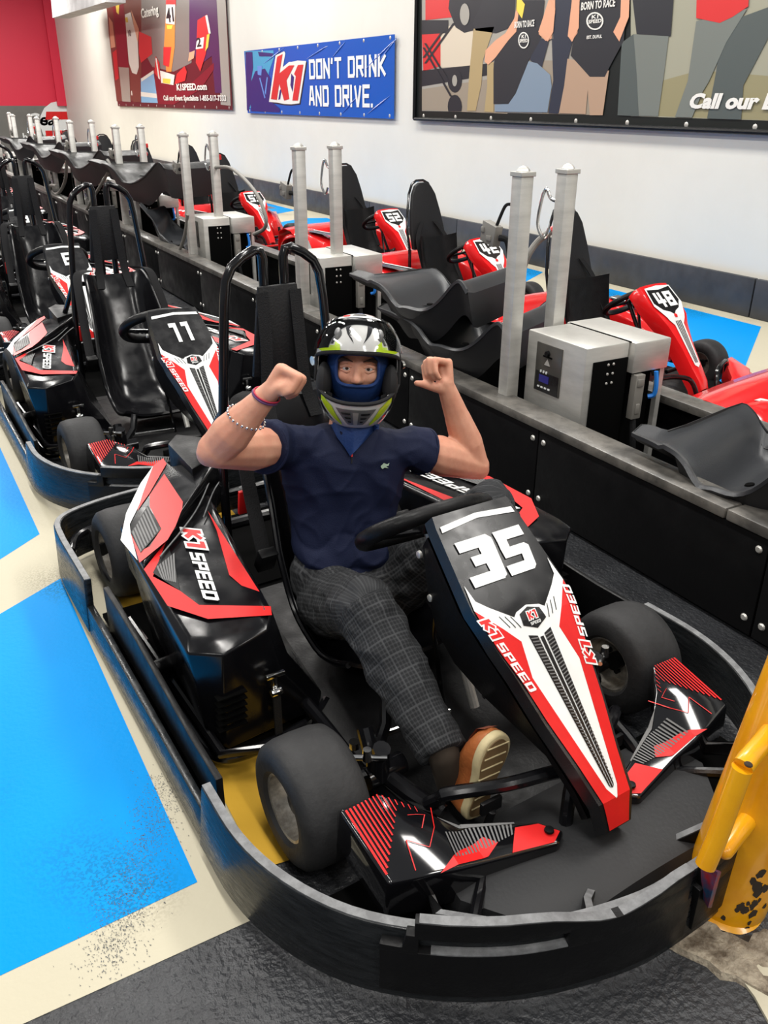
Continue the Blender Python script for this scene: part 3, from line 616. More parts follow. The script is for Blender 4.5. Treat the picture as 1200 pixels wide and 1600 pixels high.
# ================================================================== KARTS
def wheel(parent, c, R_, w, side):
    h = w / 2; n = 40
    g = thing('wheel', None, None, c); del_ = g; g.parent = parent
    pr0 = [(-h * .80, R_ * .50), (-h * .96, R_ * .58), (-h, R_ * .74), (-h * .93, R_ * .87), (-h * .80, R_ * .955), (-h * .5, R_ * .992), (0, R_), (h * .5, R_ * .992), (h * .80, R_ * .955), (h * .93, R_ * .87), (h, R_ * .74), (h * .96, R_ * .58), (h * .80, R_ * .50)]
    MB().lathe(pr0, (0, 0, 0), 'X', 48, cap=False).obj('tyre', 'tire', g, smooth=40, solid=.004)
    rim = MB()
    for s in (-1, 1):
        rim.lathe([(s * h * .78, R_ * .54), (s * h * .86, R_ * .53), (s * h * .84, R_ * .49), (s * h * .45, R_ * .455), (s * h * .25, R_ * .42)], (0, 0, 0), 'X', 32, cap=False)
    rim.lathe([(-h * .25, R_ * .42), (-h * .2, R_ * .2), (h * .2, R_ * .2), (h * .25, R_ * .42)], (0, 0, 0), 'X', 32)
    rim.obj('rim', 'rim', g, smooth=30, solid=.002)
    hb = MB().lathe([(-h * .6, .010), (-h * .6, .022), (h * .6, .022), (h * .6, .010)], (0, 0, 0), 'X', 16)
    for k in range(3):
        a = k * 2.094 + .4; hb.lathe([(-h * .4, .007), (h * .4, .007)], (0, .032 * math.cos(a), .032 * math.sin(a)), 'X', 8)
    hb.obj('hub', 'satin', g)
    return g
def mirror_path(P): return [(-x, y, z) for x, y, z in P]
# ring of the wrap-around bumper, clockwise from the nose (left half; x negative = image left)
RING = [(0, -.572), (-.10, -.568), (-.22, -.540), (-.34, -.492), (-.45, -.418), (-.54, -.325), (-.60, -.21), (-.63, -.08), (-.63, .08), (-.622, .4), (-.612, .8), (-.605, 1.15), (-.60, 1.31), (-.585, 1.41), (-.53, 1.465), (-.40, 1.505), (-.2, 1.525), (0, 1.53)]
def band(path, z0, z1, th, flare=0.):
    """upright strip: path of (x, y); z0/z1 number or list"""
    P = [Vector((p[0], p[1], 0)) for p in path]; n = len(P); rows = [[], [], [], []]; cen = Vector((0, .5, 0))
    for i, p in enumerate(P):
        t = (P[min(i + 1, n - 1)] - P[max(i - 1, 0)]).normalized(); nn = Vector((t.y, -t.x, 0))
        if nn.dot(p - cen) < 0: nn = -nn
        a = z0[i] if isinstance(z0, list) else z0; b = z1[i] if isinstance(z1, list) else z1
        o = p + nn * th / 2; q = p - nn * th / 2
        rows[0].append(o + Vector((0, 0, a)) + nn * flare); rows[1].append(o + Vector((0, 0, b))); rows[2].append(q + Vector((0, 0, b))); rows[3].append(q + Vector((0, 0, a)) + nn * flare)
    v = [x for r in rows for x in r]; f = []
    for j in range(4):
        k = (j + 1) % 4; f += [(j * n + i, j * n + i + 1, k * n + i + 1, k * n + i) for i in range(n - 1)]
    f += [(0, n, 2 * n, 3 * n), (n - 1, 2 * n - 1, 3 * n - 1, 4 * n - 1)]
    return v, f
def interp(P, k=4): return [(p.x, p.y) for p in smooth_path([(x, y, 0) for x, y in P], k)]
# steering fairing: centre profile (y, z) and half widths by arc length
PROF = [(.075, .630), (.055, .613), (-.138, .469), (-.404, .213), (-.421, .152)]
AL = [0]
for a, b in zip(PROF, PROF[1:]): AL.append(AL[-1] + math.hypot(a[0] - b[0], a[1] - b[1]))
WID = [(0, .095), (.026, .099), (.16, .112), (.215, .117), (.30, .106), (.36, .092), (.46, .076), (.56, .054), (.64, .040), (AL[-1], .030)]
def fw(t):
    for (a, wa), (b, wb_) in zip(WID, WID[1:]):
        if t <= b: return wa + (wb_ - wa) * max(0, (t - a) / (b - a))
    return WID[-1][1]
def fpos(t):
    t = min(max(t, 0), AL[-1])
    for i in range(4):
        if t <= AL[i + 1] + 1e-9:
            k = (t - AL[i]) / (AL[i + 1] - AL[i]); a, b = PROF[i], PROF[i + 1]; return a[0] + (b[0] - a[0]) * k, a[1] + (b[1] - a[1]) * k
def ffn(s, t, o):
    y, z = fpos(t); return (s, y - o * .62, z + o * .78)
CT = tuple(AL[1:-1])
def num_decal(parent, txt, m='white'):
    if txt == '35':
        n3 = [[(-.083, .069), (-.012, .069), (-.012, .093), (-.083, .093)], [(-.064, .108), (-.012, .108), (-.012, .130), (-.064, .130)], [(-.090, .148), (-.012, .148), (-.012, .172), (-.090, .172)],
              [(-.034, .069), (-.004, .069), (.006, .080), (-.012, .172), (-.038, .172)], [(-.012, .075), (.006, .085), (-.004, .166), (-.016, .172)]]
        n5 = [[(.014, .071), (.086, .071), (.086, .095), (.014, .095)], [(.014, .095), (.038, .095), (.036, .112), (.012, .112)], [(.012, .112), (.074, .112), (.082, .120), (.074, .134), (.012, .134)],
              [(.058, .120), (.082, .120), (.074, .166), (.066, .173), (.048, .173)], [(.004, .150), (.060, .150), (.060, .173), (.004, .173)]]
        return decal('number', m, n3 + n5, ffn, .0028, CT, parent)
    P, W_ = stroke_text(txt, .098, .72, 1.35, gap=1.8)
    return decal('number', m, [[(a, .170 - b) for a, b in q] for q in P], ffn, .0028, CT, parent)
MS = lambda P: P + [[(-a, b) for a, b in q] for q in P]
def build_kart(name, label, group):
    k = thing(name, label, 'kart', (0, 0, 0), 0, group)
    G, S = 'gloss', 'satin'
    # ---------------- bumper
    half = interp(RING, 4); full = half + [(-x, y) for x, y in half[::-1][1:]]
    full = full[:-1]; i0 = [i for i, p in enumerate(half) if p[1] <= .085]
    fr = [(-x, y) for x, y in half[:max(i0) + 1][::-1]] + half[1:max(i0) + 1]
    v, f = band(fr, .03, .178, .022, .016); bf = MB().add(v, f).obj('front_bumper', 'bumper', k, bevel=.004)
    v, f = band([(x * .9995, y) for x, y in fr], .1775, .1805, .017); MB().add(v, f).obj('worn_edge', 'edge', bf)
    for s in (1, -1):
        sd = [(s * x, y) for x, y in half if .06 <= y <= 1.02]
        v, f = band([(x * 1.005, y) for x, y in sd], .016, .108, .02, .004); MB().add(v, f).obj('side_bumper', 'bumper', k, bevel=.004)
        v, f = band([(x * .955, y) for x, y in sd if y < .94], [.02] * len([1 for x, y in sd if y < .94]), [.178 + .03 * min(1, max(0, (y - .25) / .4)) for x, y in sd if y < .94], .016)
        MB().add(v, f).obj('inner_side_panel', 'satin', k, bevel=.003)
        c_ = (s * .585, .62, .12); MB().lathe([(-.03 * s, .022), (.035 * s, .017)], (s * .55, .60, .11), 'X', 14).obj('rubber_stop', S, k)
    rr = [p for p in half if p[1] >= .98]; rr = rr + [(-x, y) for x, y in rr[::-1][1:]]
    v, f = band(rr, .02, .19, .022, .008); rb = MB().add(v, f).obj('rear_bumper', 'bumper', k, bevel=.004)
    v, f = band(rr, .1895, .1925, .016); MB().add(v, f).obj('worn_edge', 'edge', rb)
    # raised front plate with its slots
    top = lambda x: .212 if abs(x) > .30 else (.212 - .036 * (.30 - abs(x)) / .12 if abs(x) > .18 else .176 + .034 * min(1, (.18 - abs(x)) / .12))
    def sub(x0, x1):
        out = []
        for i in range(13):
            x = x0 + (x1 - x0) * i / 12
            for (ax, ay), (bx, by) in zip(half, half[1:]):
                if bx <= -abs(x) <= ax: 
                    t_ = (-abs(x) - ax) / (bx - ax); out.append((x, ay + (by - ay) * t_)); break
        return out
    off = lambda P: [(x * 1.035, y * 1.035 if y < 0 else y) for x, y in P]
    pm = MB()
    for a, b, z0, z1 in ((-.50, -.01, .05, .150), (.01, .50, .05, .150)): pm.add(*band(off(sub(a, b)), z0, z1, .02))
    for a, b in ((-.46, -.02), (.02, .46)):
        P = off(sub(a, b)); pm.add(*band(P, .183, [top(x) + .008 for x, y in P], .02))
    for a, b in ((-.50, -.455), (-.25, -.02), (.02, .25), (.455, .50)):
        P = off(sub(a, b)); pm.add(*band(P, .145, [.19 + (.0 if abs(x) < .49 else -.03) for x, y in P], .02))
    fp = pm.obj('front_plate', S, k, weld=False, bevel=.003)
    em = MB()
    for a, b in ((-.455, -.02), (.02, .455)):
        P = off(sub(a, b)); em.add(*band(P, [top(x) + .0075 for x, y in P], [top(x) + .010 for x, y in P], .0175))
    for a, b in ((-.44, -.25), (.25, .44)): P = off(sub(a, b)); em.add(*band(P, .1495, .152, .018))
    em.obj('worn_edge', 'edge', fp)
    # ---------------- chassis, floor tray, tubes
    MB().prism([(-.22, -.40), (.22, -.40), (.30, -.1), (.30, .1), (.26, .9), (-.26, .9), (-.30, .1), (-.30, -.1)], .045, .055).obj('floor_tray', S, k, bevel=.002)
    MB().box((0, .68, .027), (1.14, .74, .014)).box((0, .2, .027), (.66, 1.3, .014)).box((0, 1.2, .03), (.6, .5, .02)).prism([(-.42, -.42), (-.30, -.48), (0, -.54), (.30, -.48), (.42, -.42), (.52, -.30), (.52, -.17), (-.52, -.17), (-.52, -.30)], .018, .03).obj('under_tray', 'dark', k, weld=False)
    MB().box((-.600, .53, .024), (.05, .84, .012)).box((.600, .53, .024), (.05, .84, .012)).obj('side_tray', 'dark', k)
    tb = MB()
    for s in (1, -1):
        tb.tube(smooth_path([(s * .14, -.46, .08), (s * .2, -.36, .085), (s * .27, -.2, .085), (s * .30, 0, .085), (s * .29, .3, .085), (s * .31, .8, .085), (s * .33, 1.3, .085)]), .016)
        tb.tube([(s * .30, .0, .10), (s * .22, .06, .16), (s * .20, .09, .21)], .014)
        tb.tube([(s * .30, -.02, .12), (s * .30, -.05, .21)], .019)
        tb.lathe([(-.03, .019), (-.03, .025), (.03, .025), (.03, .019)], (s * .30, -.035, .155), 'Z', 14)
        tb.tube([(s * .315, -.03, .14), (s * .38, -.02, .135)], .012)
        tb.tube([(s * .53, .9, .08), (s * .53, .25, .08), (s * .44, .22, .08)], .012)
        tb.tube(smooth_path([(s * .58, 1.3, .13), (s * .5, 1.42, .13), (s * .2, 1.45, .13), (0, 1.45, .13)]), .014)
        tb.tube([(s * .35, -.42, .11), (s * .22, -.30, .09)], .012)
        mr = lambda p: (p[0] if s < 0 else -p[0], p[1], p[2])
        tb.tube([mr(K(570, 1137, z=.20)), mr(K(577, 1165, z=.17)), mr(K(592, 1202, z=.13))], .018)
        tb.tube([mr(K(572, 1218, z=.13)), mr(K(628, 1190, z=.13))], .024, 16)
        tb.tube([mr(K(598, 1206, z=.125)), mr(K(640, 1238, z=.11)), mr(K(692, 1272, z=.095))], .0195)
    tb.tube([(-.25, -.36, .09), (.25, -.36, .09)], .014)
    tb.obj('frame_tubes', 'paintblack', k)
    MB().tube([(-.42, 1.2, .137), (.42, 1.2, .137)], .02).obj('rear_axle', 'paintblack', k)
    lk = MB()
    for s in (1, -1):
        lk.tube([(s * .05, .05, .13), (s * .30, .06, .14)], .007).lathe([(-.008, .012), (.008, .012)], (s * .30, .06, .14), 'Z', 10)
        lk.tube([(s * .30, -.07, .20), (s * .36, -.03, .20)], .006).lathe([(-.012, .011), (.014, .009)], (s * .335, -.05, .21), 'Z', 10)
    lk.obj('steering_links', 'chrome', k)
    for s in (1, -1):
        wheel(k, (s * .447, -.02, .135), .135, .150, s); wheel(k, (s * .425, 1.20, .140), .140, .175, s)
        hp = [K(668, 1256, z=.12), K(690, 1246, z=.15), K(700, 1240, z=.165), K(790, 1226, z=.185), K(880, 1204, z=.19), K(915, 1212, z=.18), K(935, 1250, z=.12), K(945, 1275, z=.08)]
        MB().tube([(-s * x, y, z) if s > 0 else (-s * x, y, z) for x, y, z in [(abs(a) * -1 if a < 0 else a, b, c) for a, b, c in smooth_path(hp, 4)]] if s < 0 and False else [((x if s < 0 else -x), y, z) for x, y, z in smooth_path(hp, 4)], .0142).obj('foot_guard', 'paintblack', k)
        MB().tube([(s * .17, -.23, .055), (s * .17, -.25, .14)], .009).box((s * .17, -.245, .150), (.05, .010, .03)).obj('pedal', 'satin', k, bevel=.002)
    # ---------------- nose cone
    rows = []
    for y, hw, z, dz in ((-.22, .30, .08, .0), (-.28, .33, .098, .01), (-.36, .34, .102, .014), (-.44, .28, .100, .014), (-.50, .17, .090, .01), (-.52, .12, .06, .0)):
        rows.append([(a * hw, y, z + dz * (1 - abs(a) ** 2) - (.05 if abs(a) == 1 else 0)) for a in (-1, -.97, -.8, -.5, -.2, 0, .2, .5, .8, .97, 1)])
    MB().grid(rows).obj('nose_cone', 'nose', k, smooth=40, solid=.006)
    for s in (-1, 1):
        for P in ([(s * .36, -.30, .10), (s * .40, -.385, .145), (s * .335, -.47, .165)], [(s * .10, -.46, .09), (s * .16, -.50, .14), (s * .19, -.535, .16)]):
            v, f = band([(p[0], p[1]) for p in P], [p[2] - .03 for p in P], [p[2] for p in P], .016); st_ = MB().add(v, f).obj('bumper_strut', S, k, bevel=.002)
            v, f = band([(p[0], p[1]) for p in P], [p[2] for p in P], [p[2] + .0015 for p in P], .013); MB().add(v, f).obj('worn_edge', 'edge', st_)
    # ---------------- brake covers left and right
    for s in (-1, 1):
        m = -s
        O = [(-.460, -.150, .215), (-.375, -.158, .218), (-.325, -.215, .205), (-.265, -.262, .158), (-.115, -.318, .142), (-.082, -.360, .136), (-.110, -.378, .132), (-.255, -.345, .140), (-.315, -.345, .160), (-.455, -.315, .178)]
        O = [(p[0] * (-s) * -1 if False else p[0] * (1 if s < 0 else -1), p[1], p[2]) for p in O]
        Bt = [(x * 1.02, y, max(z - .085, .075)) for x, y, z in O]; n = len(O)
        TRI = [(0, 1, 2), (0, 2, 9), (9, 2, 8), (2, 3, 8), (8, 3, 7), (7, 3, 4), (7, 4, 6), (4, 5, 6)]
        mb = MB().add(O + Bt, TRI + [tuple(range(n, 2 * n))[::-1]] + [(i, (i + 1) % n, n + (i + 1) % n, n + i) for i in range(n)])
        cov = mb.obj('brake_cover', 'podgloss', k, smooth=50, bevel=.007, segs=3)
        V2 = [(p[0], p[1]) for p in O]
        bmv = [Vector(p) for p in O]
        tri = [(0, 1, 2), (0, 2, 9), (9, 2, 8), (2, 3, 8), (8, 3, 7), (7, 3, 4), (7, 4, 6), (4, 5, 6)]
        def hgt(x, y):
            best = None
            for a, b, c in tri:
                A_, B_, C2 = bmv[a], bmv[b], bmv[c]; d = (B_.y - C2.y) * (A_.x - C2.x) + (C2.x - B_.x) * (A_.y - C2.y)
                u_ = ((B_.y - C2.y) * (x - C2.x) + (C2.x - B_.x) * (y - C2.y)) / d; v_ = ((C2.y - A_.y) * (x - C2.x) + (A_.x - C2.x) * (y - C2.y)) / d; w_ = 1 - u_ - v_
                e = min(u_, v_, w_)
                if best is None or e > best[0]: best = (e, u_ * A_.z + v_ * B_.z + w_ * C2.z)
            return best[1]
        cf = lambda x, y, o: (x * (1 if s < 0 else -1), y, hgt(x * (1 if s < 0 else -1), y) + o)
        gc = [i * .02 - .46 for i in range(22)]; gy = [-.38 + i * .02 for i in range(13)]
        dd = lambda nm, mm, P, o=.0018: decal(nm, mm, P, cf, o, gy, cov, gc)
        st = []
        for i in range(15):
            x0 = -.452 + i * .0085; wdt = .0046 * (1 - i / 18)
            yt = lambda x: -.160 if x < -.378 else -.162 - (x + .378) * 1.14
            st.append([(x0, yt(x0)), (x0 + wdt, yt(x0 + wdt)), (x0 + wdt - .001 if i else x0 + wdt, min(-.300 + .0095 * i, yt(x0) - .012)), (x0 - .001 if i else x0, min(-.300 + .0095 * i, yt(x0) - .012))])
        dd('red_hatch', 'red', st)
        ln = []
        for (ax, ay), (bx, by) in (((-.40, -.315), (-.385, -.262)), ((-.385, -.262), (-.352, -.29)), ((-.352, -.29), (-.322, -.262)), ((-.322, -.262), (-.30, -.22)), ((-.355, -.222), (-.325, -.235)), ((-.325, -.235), (-.345, -.255))):
            ln.append([(ax, ay), (ax + .0022, ay), (bx + .0022, by), (bx, by)])
        dd('red_line', 'red', ln)
        hs = []
        for i in range(22):
            x0 = -.315 + i * .0078
            tb_ = lambda x: min(-.272, -.262 - max(0, x + .265) * .373 - .005)
            hs.append([(x0, -.322), (x0 + .0036, -.322), (x0 + .0156, tb_(x0 + .0156)), (x0 + .012, tb_(x0 + .012))])
        dd('carbon_hatch', 'carbon', hs[:18])
        dd('red_flash', 'red', [[(-.36, -.337), (-.25, -.337), (-.215, -.322), (-.235, -.300), (-.30, -.312)], [(-.205, -.352), (-.118, -.372), (-.092, -.359), (-.118, -.326), (-.165, -.312)]])
        dd('cover_edge_light', 'carbon', [[(-.30, -.240), (-.265, -.266), (-.16, -.305), (-.16, -.302), (-.262, -.258)]])
        bx = .112 * (-1 if s < 0 else 1)
        MB().lathe([(0, .010), (.004, .009), (.005, .004)], (bx, -.350, .142), 'Z', 14).obj('bolt', S, cov)
    # ---------------- steering fairing
    mb = MB(); ts = sorted(set([0, .013, .026, .10, .16, .215, AL[2], .30, .36, .41, .46, .51, .56, .60, .64, AL[3], .69, AL[4]])); top_ = []; rows = []
    for t in ts:
        y, z = fpos(t); h = fw(t); dp = .062 if t < .6 else .05
        rows.append([(-h * .9, y + dp * .55, z - dp * .75), (-h - .010, y + .018, z - .022), (-h - .004, y + .001, z - .001), (-h * .5, y, z), (0, y, z), (h * .5, y, z), (h + .004, y + .001, z - .001), (h + .010, y + .018, z - .022), (h * .9, y + dp * .55, z - dp * .75)])
    mb.grid(rows); y, z = rows[0][4][1:]
    mb.add(rows[0] + [(0, y + .05, z - .05)], [(i, i + 1, 9) for i in range(8)]); mb.add(rows[-1] + [(0, -.40, .13)], [(i, i + 1, 9) for i in range(8)])
    fa = mb.obj('steering_fairing', 'panelblack', k, smooth=30)
    sk = MB(); rows = []
    for t in (.03, .12, .2, .28, .36, .44, .52, .60, .66):
        y, z = fpos(t); h = fw(t) + .006; d_ = .05 + .08 * math.sin(min(1, t / .5) * math.pi) 
        rows.append([(-h, y + .03, z - .03), (-h * .86, y + d_, z - d_ * 1.05), (h * .86, y + d_, z - d_ * 1.05), (h, y + .03, z - .03)])
    sk.grid(rows); sk.add(rows[0], [(0, 1, 2, 3)]); sk.add(rows[-1], [(0, 1, 2, 3)]); sk.obj('fairing_skirt', S, fa, smooth=30)
    bl_ = MB(); [bl_.lathe([(0, .009), (s * .006, .008), (s * .007, .004)], (s * .098, .115 - i * .045, .505 - i * .085 + .02), 'X', 12) for s in (1, -1) for i in (0, 1)]
    bl_.obj('side_bolt', 'steel', fa)
    W1 = [[(0, .238), (-.030, .246), (-.040, .254), (-.083, .218), (-.104, .197), (-.110, .159), (-.117, .215), (-.050, .303), (-.062, .375), (-.014, .616), (0, .640)]]
    decal('white_flash', 'white', MS(W1), ffn, .0012, CT, fa)
    R1 = [[(-.117, .215), (-.050, .303), (-.062, .375), (-.014, .616), (0, .640), (0, AL[-1] - .002), (-.026, AL[-1] - .002), (-.031, .66), (-.050, .56), (-.073, .46), (-.088, .375), (-.108, .30), (-.114, .26)]]
    decal('red_flash', 'red', MS(R1), ffn, .0016, CT, fa)
    decal('top_stripe', 'white', [[(-.094, .026), (0, .017), (0, .029), (-.096, .040)], [(.094, .026), (0, .017), (0, .029), (.096, .040)]], ffn, .0016, CT, fa)
    decal('emblem_plate', 'panelblack', [[(0, .2425), (-.026, .252), (-.030, .276), (0, .290), (.030, .276), (.026, .252)]], ffn, .0022, CT, fa)
    decal('centre_stripe', 'panelblack', MS([[(-.029, .297), (-.0085, .304), (-.0035, .618), (-.0065, .612)]]) + [], ffn, .0022, CT, fa)
    decal('centre_stripe', 'panelblack', [[(-.0045, .308), (.0045, .308), (.002, .618), (-.002, .618)]], ffn, .0022, CT, fa)
    hs = []
    for i in range(44):
        t = .304 + i * .0069; a = .027 * (1 - (t - .30) / .40); b = .0085 * (1 - (t - .30) / .50)
        for s in (1, -1): hs.append([(s * a, t), (s * b, t + .0035), (s * b, t + .006), (s * a, t + .0025)])
    decal('carbon_hatch', 'carbon', hs, ffn, .0030, CT, fa)
    hs = [[(-.073 + i * .012, .242 + i * .004), (-.071 + i * .012, .242 + i * .004), (-.060 + i * .012, .27 + i * .004), (-.062 + i * .012, .27 + i * .004)] for i in range(3)]
    decal('fine_lines', 'panelblack', MS(hs), ffn, .0022, CT, fa)
    # lettering on the red flashes
    def slog(name, t0, s0, t1, s1, h, side):
        Pk, Wk = stroke_text('K1', h * 1.1, 1.0, 1.5, .2, gap=1.6, center=False); Ps, Ws = stroke_text('SPEED', h * .82, 1.15, 1.25, .2, gap=1.5, center=False)
        L = math.hypot(t1 - t0, s1 - s0); kx = L / (Wk + Ws + .006); ca, sa = (t1 - t0) / L, (s1 - s0) / L
        def mp(p, q): return (s0 + p * kx * sa + q * ca, t0 + p * kx * ca - q * sa)
        ko = [[(p, q) for p, q in g] for g in Pk]
        P0, W0 = stroke_text('K1', h * 1.1, 1.0, 1.5, .2, gap=1.6, center=False, ex=.75)
        decal(name + '_outline', 'white', [[mp(p, q) for p, q in g] for g in P0], ffn, .0030, CT, fa)
        decal(name, 'red', [[mp(p, q) for p, q in g] for g in ko], ffn, .0036, CT, fa)
        decal(name, 'white', [[mp(p + Wk + .006, q) for p, q in g] for g in Ps], ffn, .0032, CT, fa)
    slog('side_lettering', .238, -.121, .398, -.083, .021, 1)
    slog('side_lettering', .398, .094, .232, .122, .021, -1)
    P, W_ = stroke_text('K1', .017, 1.0, 1.5, .15); decal('emblem_lettering', 'white', [[(a, .270 - b) for a, b in q] for q in stroke_text('K1', .017, 1.0, 1.5, .15, ex=.8)[0]], ffn, .0030, CT, fa)
    decal('emblem_lettering', 'red', [[(a, .270 - b) for a, b in q] for q in P], ffn, .0034, CT, fa)
    P, W_ = stroke_text('SPEED', .006, 1.1, 1.2, .15); decal('emblem_lettering', 'white', [[(a, .281 - b) for a, b in q] for q in P], ffn, .0030, CT, fa)
    # ---------------- steering wheel and column
    sw = MB(); c = Vector((.0, .235, .525)); ax = Vector((0, .62, .78)).normalized(); u_ = Vector((1, 0, 0)); v_ = ax.cross(u_)
    rot_ = .25; u2 = u_ * math.cos(rot_) + v_ * math.sin(rot_); v2 = -u_ * math.sin(rot_) + v_ * math.cos(rot_)
    ring = []
    for i in range(48):
        a = 2 * math.pi * i / 48; rr_ = 1.0; y_ = math.sin(a); ring.append(c + u2 * .168 * math.cos(a) + v2 * .125 * (y_ if y_ < .82 else .82 + (y_ - .82) * .3))
    sw.tube(ring, .0195, 14, closed=True); sw_o = sw.obj('steering_wheel', S, k)
    sp = MB()
    for a in (.3, math.pi - .3, 1.5 * math.pi): sp.tube([c - ax * .02, c + u2 * .16 * math.cos(a) + v2 * .12 * math.sin(a)], .008)
    sp.lathe([(-.015, .03), (.015, .03)], tuple(c), 'Z', 16).obj('spokes', 'paintblack', sw_o)
    MB().tube([c - ax * .01, (0, .02, .14)], .011).lathe([(0, .014), (.05, .014)], (0, .20, .45), 'Z', 10).obj('steering_column', 'steel', k)
    MB().tube([(-.06, .10, .50), (-.05, .12, .30), (-.03, .1, .1)], .006).obj('support_rod', 'paintblack', k)
    # ---------------- battery boxes and rear covers
    for s in (-1, 1):
        X = lambda P: [((x if s < 0 else -x), y, z) for x, y, z in P]
        # lower box: bottom ring, belt, top ring
        bot = [(-.53, .34, .05), (-.50, .29, .05), (-.25, .31, .05), (-.215, .36, .05), (-.215, .86, .05), (-.50, .80, .05)]
        mid = [(-.545, .335, .22), (-.505, .275, .22), (-.36, .29, .22), (-.315, .34, .22), (-.235, .86, .22), (-.52, .80, .22)]
        tp = [(-.565, .315, .325), (-.50, .268, .325), (-.385, .285, .34), (-.350, .335, .350), (-.235, .98, .36), (-.535, .80, .352)]
        tp2 = [(-.545, .350, .345), (-.488, .312, .347), (-.395, .315, .352), (-.362, .345, .357), (-.245, .98, .37), (-.520, .80, .360)]
        R4 = [X(r) for r in (bot, mid, tp, tp2)]; n = 6
        mb = MB().add(sum(R4, []), [(j * n + i, j * n + (i + 1) % n, (j + 1) * n + (i + 1) % n, (j + 1) * n + i) for j in range(3) for i in range(n)] + [tuple(range(n))[::-1], tuple(range(3 * n, 4 * n))])
        bx = mb.obj('battery_box', G, k, smooth=50, bevel=.010, segs=3)
        lv = MB(); [lv.box((s * .487, .290 - .0022 * i, .115 + i * .019), (.070, .022, .003)) for i in range(6)]
        lv.obj('louvre', 'dark', bx)
        la = MB().box((s * .385, .272, .20), (.012, .012, .05)).box((s * .385, .262, .232), (.045, .01, .010)).tube([(s * .372, .262, .185), (s * .398, .262, .185)], .010).obj('latch', 'chrome', bx, bevel=.001); MB().box((s * .382, .268, .12), (.018, .006, .12)).obj('latch_strap', 'fabric', bx)
        MB().tube(smooth_path(X([(-.53, .6, .045), (-.54, .34, .045), (-.49, .265, .045), (-.30, .28, .045), (-.22, .33, .045)])), .014).obj('lower_rail', 'paintblack', bx)
        # box top print
        zz = lambda x, y: .3495 + .018 * (y - .32) / .68 + .008
        bfn = lambda x, y, o: ((x if s < 0 else -x), y, zz(x, y) - .004 + o)
        TP = lambda L_: [K(u, v, z=.357)[:2] for u, v in L_]
        q8 = lambda P: [(80 + x / 2.857, 680 + y / 2.857) for x, y in P]
        decal('red_flash', 'red', [TP(q8([(415, 610), (515, 490), (455, 640), (575, 700), (660, 760), (980, 762), (985, 800), (700, 820), (520, 765)])), TP(q8([(700, 355), (930, 700), (850, 675), (795, 630), (740, 440)]))], bfn, .002, parent=bx)
        hs = []
        for i in range(9):
            hs.append(TP(q8([(520 - i * 2 + i * 8, 510 + i * 20 - 0), (526 + i * 6, 508 + i * 20), (500 - 0 + i * 9, 640 + i * 8), (494 + i * 9, 640 + i * 8)])))
        hs = [TP(q8([(505 + i * 8 - 30 + i * 2, 560 + 8 * i - 40), (512 + i * 10 - 30, 520 + 8 * i), (495 + i * 12, 645 + i * 6), (488 + i * 12, 642 + i * 6)])) for i in range(7)]
        decal('hatch_ground', 'satin', [TP(q8([(522, 500), (455, 625), (575, 700), (555, 600)]))], bfn, .0022, parent=bx)
        hs = [TP(q8([(472 + i * 12, 600 - i * 9), (479 + i * 12, 592 - i * 9), (504 + i * 9, 655 + i * 2), (497 + i * 9, 651 + i * 2)])) for i in range(7)]
        decal('carbon_hatch', 'carbon', hs, bfn, .0027, parent=bx)
        if True:
            a0 = K(80 + 620 / 2.857, 680 + 430 / 2.857, z=.357); a1 = K(80 + 722 / 2.857, 680 + 735 / 2.857, z=.357); d = Vector((a1[0] - a0[0], a1[1] - a0[1])); L = d.length; d.normalize(); nrm = Vector((-d.y, d.x))
            if s > 0: d = -d; nrm = Vector((-d.y, d.x)); a0 = (a1[0], a1[1])
            Hh = .034
            Pk, Wk = stroke_text('K1', Hh * 1.3, .62, 1.7, .2, gap=1.4, center=False); Ps, Ws = stroke_text('SPEED', Hh, .62, 1.35, .2, gap=1.2, center=False); P0, _ = stroke_text('K1', Hh * 1.3, .62, 1.7, .2, gap=1.4, center=False, ex=.8)
            kx = L / (Wk + Ws + .01); org = Vector((a0[0], a0[1])) + (-nrm * 0.0)
            sg = 1
            mp = lambda p, q: tuple(org + d * p * kx + nrm * (q - Hh * .6) * sg)
            fx = bfn if s < 0 else (lambda x, y, o: (-x, y, zz(x, y) - .004 + o))
            if s > 0: mp = lambda p, q: tuple(org + d * p * kx - nrm * (q - Hh * .6))
            decal('lettering_outline', 'white', [[mp(p, q) for p, q in g] for g in P0], fx, .0028, parent=bx)
            decal('lettering', 'red', [[mp(p, q) for p, q in g] for g in Pk], fx, .0034, parent=bx)
            decal('lettering', 'white', [[mp(p + Wk + .008, q) for p, q in g] for g in Ps], fx, .0030, parent=bx)
        # rear cover over the wheel
        a, b, c_, d_ = K(183, 835, z=.375), K(225, 895, z=.372), K(335, 705, z=.44), K(262, 695, z=.44)   # outer rear, outer front, inner front, inner rear
        a = K(165, 760, z=.372); a2 = K(188, 858, z=.365)
        cap_ = [K(262, 693, z=.450), K(275, 678, z=.452), K(322, 683, z=.452), K(350, 703, z=.448), K(300, 733, z=.440)]
        a = K(187, 822, z=.372); topf = [a, K(224, 884, z=.368), K(345, 712, z=.440), K(268, 712, z=.448), K(253, 700, z=.445)]
        A0, B0, C0 = Vector(topf[0]), Vector(topf[1]), Vector(topf[2]); N0 = (B0 - A0).cross(C0 - A0).normalized(); N0 = N0 if N0.z > 0 else -N0
        topf = [(x, y, A0.z - (N0.x * (x - A0.x) + N0.y * (y - A0.y)) / N0.z) for x, y, z in topf]
        T1 = X(topf); lowr = X([(x * .985 if x < -.4 else x, y, .24 if x < -.4 else .30) for x, y, z in topf])
        n = len(T1)
